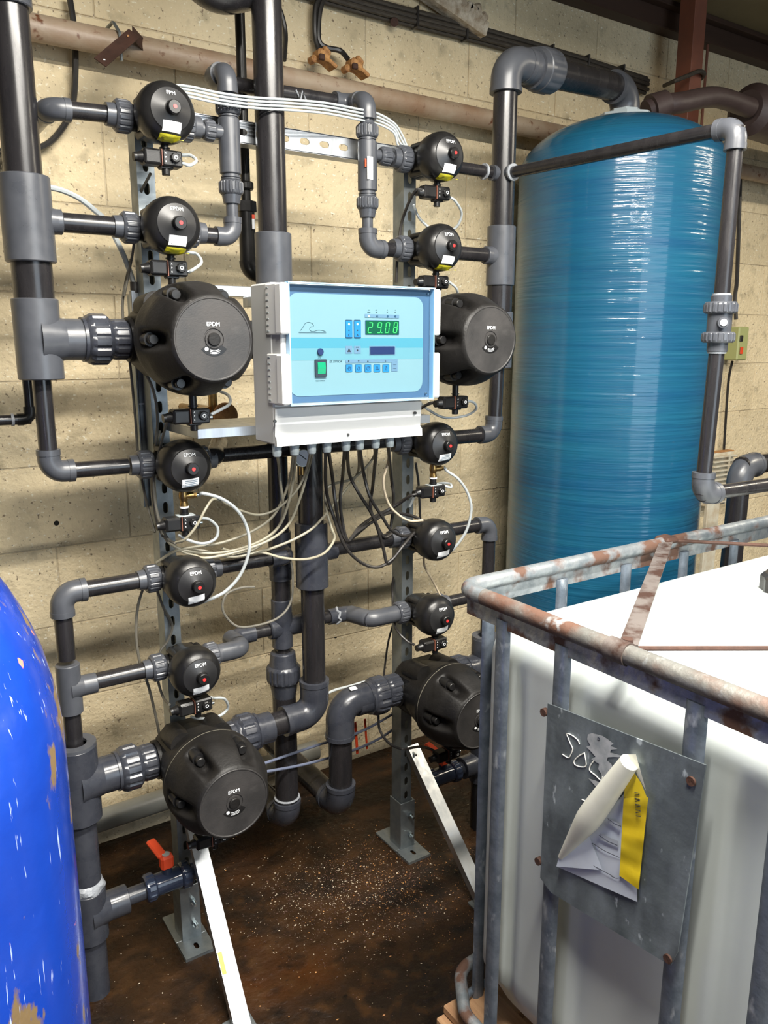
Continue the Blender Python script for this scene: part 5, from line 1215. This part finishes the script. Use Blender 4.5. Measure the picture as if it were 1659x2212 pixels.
# moulded vertical ribs on the visible side (rounded pads)
for ya, yb in ((1.00, 1.035), (.70, .86), (.33, .56)):
    pts = []
    pass
bottle = g.obj('bottle', M['hdpe'], t, smooth=60)
G().lathe([(0, 0), (.085, 0), (.085, .03), (.078, .038), (0, .040)], (1.66, .86, 1.120), (0, 0, 1), 48, lambda r, h, a: r*(1+.035*math.cos(12*a)) if r > .07 else r).obj('filler_cap', M['cableb'], t)
# cage rail with rounded corner, seam sleeve, lower flattened edge
rail = bend([(RX, Y2, RZ), (RX, RY, RZ), (X2, RY, RZ), (X2, Y2, RZ), (RX+.001, Y2, RZ)], .045, 8)
def sub(path, step=.03):
    out = [path[0]]
    for a, b in zip(path, path[1:]):
        k = max(1, int((b-a).length/step))
        for i in range(1, k+1): out.append(a.lerp(b, i/k))
    return out
rs = sub(rail)
cut = min(range(len(rs)//2), key=lambda i: abs(rs[i].y-1.13)+abs(rs[i].x-RX))
G().tube(rs[cut:], .0165, seg=20, caps=False).obj('top_rail', M['cage'], t)
G().tube(rs[:cut+1], .0166, seg=20, caps=False).obj('top_rail', M['cager'], t, 'brown rusty length of the top rail')
lo = bend([(RX, Y2, RZ-.030), (RX, RY, RZ-.030), (X2, RY, RZ-.030)], .045, 8)
g = G()
for a, b in zip(lo, lo[1:]):
    g.beam(a, b+(b-a)*.02, .006, .034, 0, (0, 0, 1))
g.obj('rail_flange', M['cage'], t, smooth=0)
G().ring((RX, .775, RZ), (RX, .815, RZ), .0195, .016, 24).obj('rail_sleeve', M['rbar'], t, 'brown rusty sleeve')
def post(x, y, z0, z1, wx, wy):
    g = G(); nx = wx > wy
    prof = [(-.5, 0), (-.42, .35), (-.25, .5), (.25, .5), (.42, .35), (.5, 0), (.25, -.15), (-.25, -.15)]
    if nx: g.prism([(p[0]*wx, -p[1]*wy) for p in prof][::-1], (x, y, z0), (1, 0, 0), (0, 1, 0), z1-z0)
    else: g.prism([(-p[1]*wx, p[0]*wy) for p in prof], (x, y, z0), (1, 0, 0), (0, 1, 0), z1-z0)
    return g.obj('cage_post', M['post'], t, smooth=50)
for y in (1.072, .917, .648, .505, .36): post(.990, y, .12, RZ-.03, .022, .036)
for x in (1.06, 1.275, 1.49, 1.71, 1.925): post(x, RY-.004, .12, RZ-.03, .032, .020)
for z in (.84, .50, .16):
    G().tube(bend([(RX+.008, Y2, z), (RX+.008, RY-.0, z), (X2, RY-.0, z)], .055, 6), .0085, seg=12).obj('cage_bar', M['post'], t) if z < .2 else None
# straps across the top
s0_, s1_ = V((1.645, RY, RZ+.008)), V((1.008, .795, RZ+.006))
G().beam(s0_, s1_, .030, .003, 0, (0, 0, 1)).obj('top_strap', M['rbar'], t, smooth=0)
for a, b in (((1.645, RY-.005, RZ+.008), (1.95, .95, RZ-.004)), ((1.02, .785, RZ+.0), (1.30, .60, RZ-.0)), ((1.30, .60, RZ), (2.17, .40, RZ))):
    G().tube([V(a), V(b)], .0045, seg=8).obj('tie_rod', M['rustd'], t)
G().box((1.643, RY, RZ+.010), (.045, .045, .016), .006).obj('strap_bracket', M['rustd'], t); G().cyl((1.012, .80, RZ+.005), (1.012, .80, RZ+.014), .009, seg=10).obj('rivet', M['rustd'], t)
# sign plate with torn label
PX = .966
plp = [(.930, 1.026), (.614, 1.060), (.622, .68), (.648, .655), (.905, .650), (.930, .690)]
pp = [V((PX, *p)) for p in plp]
c4 = [onx(1188, 1523, PX), onx(1531, 1650, PX), onx(1466, 2060, PX), onx(1448, 2098, PX), onx(1200, 1925, PX), onx(1168, 1895, PX)]
poly = [(.928, 1.020), (.612, 1.050), (.630, .722), (.640, .690), (.897, .655), (.926, .668)]
sp = G().prism([(-a, b) for a, b in poly][::-1], (PX+.003, 0, 0), (0, -1, 0), (0, 0, 1), .0024)
plate = sp.obj('sign_plate', M['plate'], t, smooth=0)
for y, z in ((.935, 1.0), (.632, 1.015), (.645, .70), (.932, .70)): G().cyl((PX-.003, y, z), (PX+.006, y, z), .0075, seg=12).obj('rivet', M['rustd'], plate)
def onp(px, py, lift=.0): return onx(px, py, PX-.0005-lift)
S = 260/1369
def zz(a, b): return 1180+a*S, 1540+b*S
g = G()
for pts in ([(378, 355), (360, 310), (300, 260), (235, 235), (255, 300), (280, 360), (300, 410), (280, 470), (250, 510), (182, 468)],
            [(435, 455), (450, 605), (345, 600), (315, 550), (370, 490), (435, 455)],
            [(540, 545), (500, 600), (495, 655), (560, 710), (625, 770), (640, 720)],
            [(755, 655), (785, 670), (745, 740), (680, 825)],
            [(405, 985), (440, 1000), (520, 1040)], [(545, 1045), (450, 1105), (485, 1145), (500, 1110)], [(350, 1185), (375, 1230), (420, 1240)]):
    P = [onp(*zz(a, b), .0001) for a, b in pts]; G().tube(spline(P, 4), .0009, seg=6).obj('handwriting', M['chalk'], plate)
res = [(475, 245), (520, 230), (560, 240), (640, 262), (700, 300), (765, 350), (730, 375), (810, 410), (735, 420), (725, 450), (890, 492), (860, 505), (770, 500), (700, 505), (690, 540), (740, 580), (765, 640), (740, 720), (700, 770), (640, 760), (625, 690), (590, 640), (600, 580), (510, 525), (560, 500), (520, 450), (455, 385), (500, 370), (465, 300)]
g = G(); Q = [onp(*zz(a, b), .0004) for a, b in res]; g.add(Q, [tuple(range(len(Q)))])
Q = [onp(*zz(a, b), .0004) for a, b in [(480, 745), (560, 770), (690, 830), (660, 875), (560, 835)]]; g.add(Q, [tuple(range(len(Q)))]); g.obj('label_residue', M['film'], plate, smooth=0)
g = G(); p = onp(*zz(596, 298), .0008); puttext(g, 'D', .008, p, (0, -1, 0), (0, 0, 1)); g.obj('stamp', M['ink'], plate, smooth=0)
# torn label: flat lower part, lifted, with a rolled flap
def quadgrid(g, cor, lift, n=10, m=10):
    P = []
    for j in range(m+1):
        for i in range(n+1):
            u, v = i/n, j/m
            a = V(cor[0]).lerp(V(cor[1]), u); b = V(cor[3]).lerp(V(cor[2]), u); q = a.lerp(b, v)
            P.append(onp(*zz(q.x, q.y), lift(u, v)))
    return g.add(P, [(j*(n+1)+i, j*(n+1)+i+1, (j+1)*(n+1)+i+1, (j+1)*(n+1)+i) for j in range(m) for i in range(n)])
v2 = lambda a, b: (a, b, 0)
wob = lambda u, v: .0032+.0010*math.sin(7*u+3*v)+.0008*math.sin(11*v)
quadgrid(G(), [v2(930, 870), v2(1000, 800), v2(1035, 2150), v2(115, 1745)], wob, 14, 14).obj('torn_label', M['form'], plate)
g = quadgrid(G(), [v2(930, 570), v2(1080, 800), v2(1160, 1000), v2(880, 960)], lambda u, v: .0088, 8, 6)
quadgrid(g, [v2(880, 960), v2(1160, 960), v2(1050, 2010), v2(832, 1850)], lambda u, v: .0080+.0016*math.sin(13*v+2*u)+.0006*math.sin(30*v), 8, 18).obj('yellow_strip', M['tape'], plate)
quadgrid(G(), [v2(930, 470), v2(1020, 470), v2(1135, 885), v2(1040, 720)], lambda u, v: .010-.003*v, 6, 8).obj('label_corner', M['paper'], plate)
g = G()
for k in range(9): a = zz(1005+2*k, 905+33*k); g.tube([onp(a[0], a[1], .0102), onp(a[0]+10, a[1]+2-4*(k % 2), .0102)], .0006, seg=5)
for k, (xa, ya, xb, yb) in enumerate(((360, 1612, 760, 1860), (520, 1480, 830, 1645), (600, 1390, 810, 1505), (700, 1200, 850, 1290), (740, 1860, 850, 1875))):
    g.tube([onp(*zz(xa, ya), .0066), onp(*zz((xa+xb)/2, (ya+yb)/2+14), .0066), onp(*zz(xb, yb), .0066)], .0005, seg=5)
g.obj('label_print', M['ink'], plate)
for xa, ya, xb, yb, hgt in ((700, 1190, 830, 1265, 60), (610, 1370, 820, 1460, 70)):
    Q = [onp(*zz(xa, ya), .0068), onp(*zz(xb, yb), .0068), onp(*zz(xb, yb+hgt), .0068), onp(*zz(xa, ya+hgt), .0068)]; G().add(Q, [(0, 1, 2, 3)]).obj('label_print', M['shade'], plate, smooth=0)
# rolled flap: tapered tube of paper
A_ = onp(*zz(945, 560), .014); B_ = onp(*zz(165, 1640), .010)
path = [A_.lerp(B_, k/14) for k in range(15)]
G().tube(path, lambda q: (.0150+.007*math.sin(min(1, q*1.25)*PI*.55))*(1-.78*max(0, q-.55)/.45), seg=24).obj('rolled_flap', M['paper'], plate)
quadgrid(G(), [v2(150, 1620), v2(480, 1380), v2(640, 1790), v2(115, 1745)], lambda u, v: .012-.006*u, 8, 8).obj('torn_label', M['form'], plate)
# pallet under the container
pal = []
for k, x in enumerate((1.04, 1.30, 1.56, 1.82, 2.08)): G().box((x, .71, .135), (.13, 1.02, .022), .003).obj('deck_board', M['wood'], t)
for y in (1.17, .71, .26):
    G().box((1.565, y, .112), (1.22, .10, .02), .003).obj('deck_board', M['wood'], t)
    for x in (1.04, 1.56, 2.08): G().box((x, y, .062), (.12, .10, .08), .003).obj('pallet_block', M['wood'], t)
    G().box((1.575, y, .011), (1.18, .10, .02), .003).obj('deck_board', M['wood'], t)
# bent grey tube around the pallet corner
G().tube(bend([(1.20, 1.236, .205), (1.035, 1.236, .20), (.972, 1.14, .19), (.962, .70, .18), (.962, .3, .18)], .06, 8), .0145, seg=18).obj('base_tube', M['cage'], t)

# ------------------------------------------------------------------ grit and scraps on the floor
g = G(); rnd = random.Random(3)
def grit(g, x, y, s):
    a = rnd.uniform(0, PI); hx, hy, hz = s*rnd.uniform(.5, 1.3), s*rnd.uniform(.3, .8), s*rnd.uniform(.2, .6); ca, sa = math.cos(a), math.sin(a)
    P = [(hx, 0, 0), (0, hy, 0), (-hx, 0, 0), (0, -hy, 0), (0, 0, hz), (0, 0, -hz*.3)]
    P = [(x+p[0]*ca-p[1]*sa, y+p[0]*sa+p[1]*ca, .001+p[2]) for p in P]
    g.add(P, [(0, 1, 4), (1, 2, 4), (2, 3, 4), (3, 0, 4), (1, 0, 5), (2, 1, 5), (3, 2, 5), (0, 3, 5)])
gs = [G(), G(), G()]
for i in range(8200):
    if i < 6200:
        c = [(1.10, 1.78), (1.28, 1.70), (1.02, 1.90), (1.22, 1.88)][i % 4]; x = rnd.gauss(c[0], .14); y = rnd.gauss(c[1], .11); s = abs(rnd.gauss(.0012, .0010))+.0005
    else: x = rnd.uniform(.3, 2.0); y = rnd.uniform(1.2, 2.45); s = abs(rnd.gauss(.0014, .001))+.0005
    if x > .93 and y < 1.24: continue
    grit(gs[2 if i % 6 == 0 else (0 if i % 3 == 0 else 1)], x, y, s)
for gg, m_, lb in ((gs[0], M['rusto'], 'orange brown grit scattered on the wet floor'), (gs[1], M['rustd'], 'dark rust grit scattered on the wet floor'), (gs[2], M['flake'], 'pale grit and chips scattered on the wet floor')):
    tag(gg.obj('floor_grit', m_, smooth=0), lb, 'grit', kind='stuff')
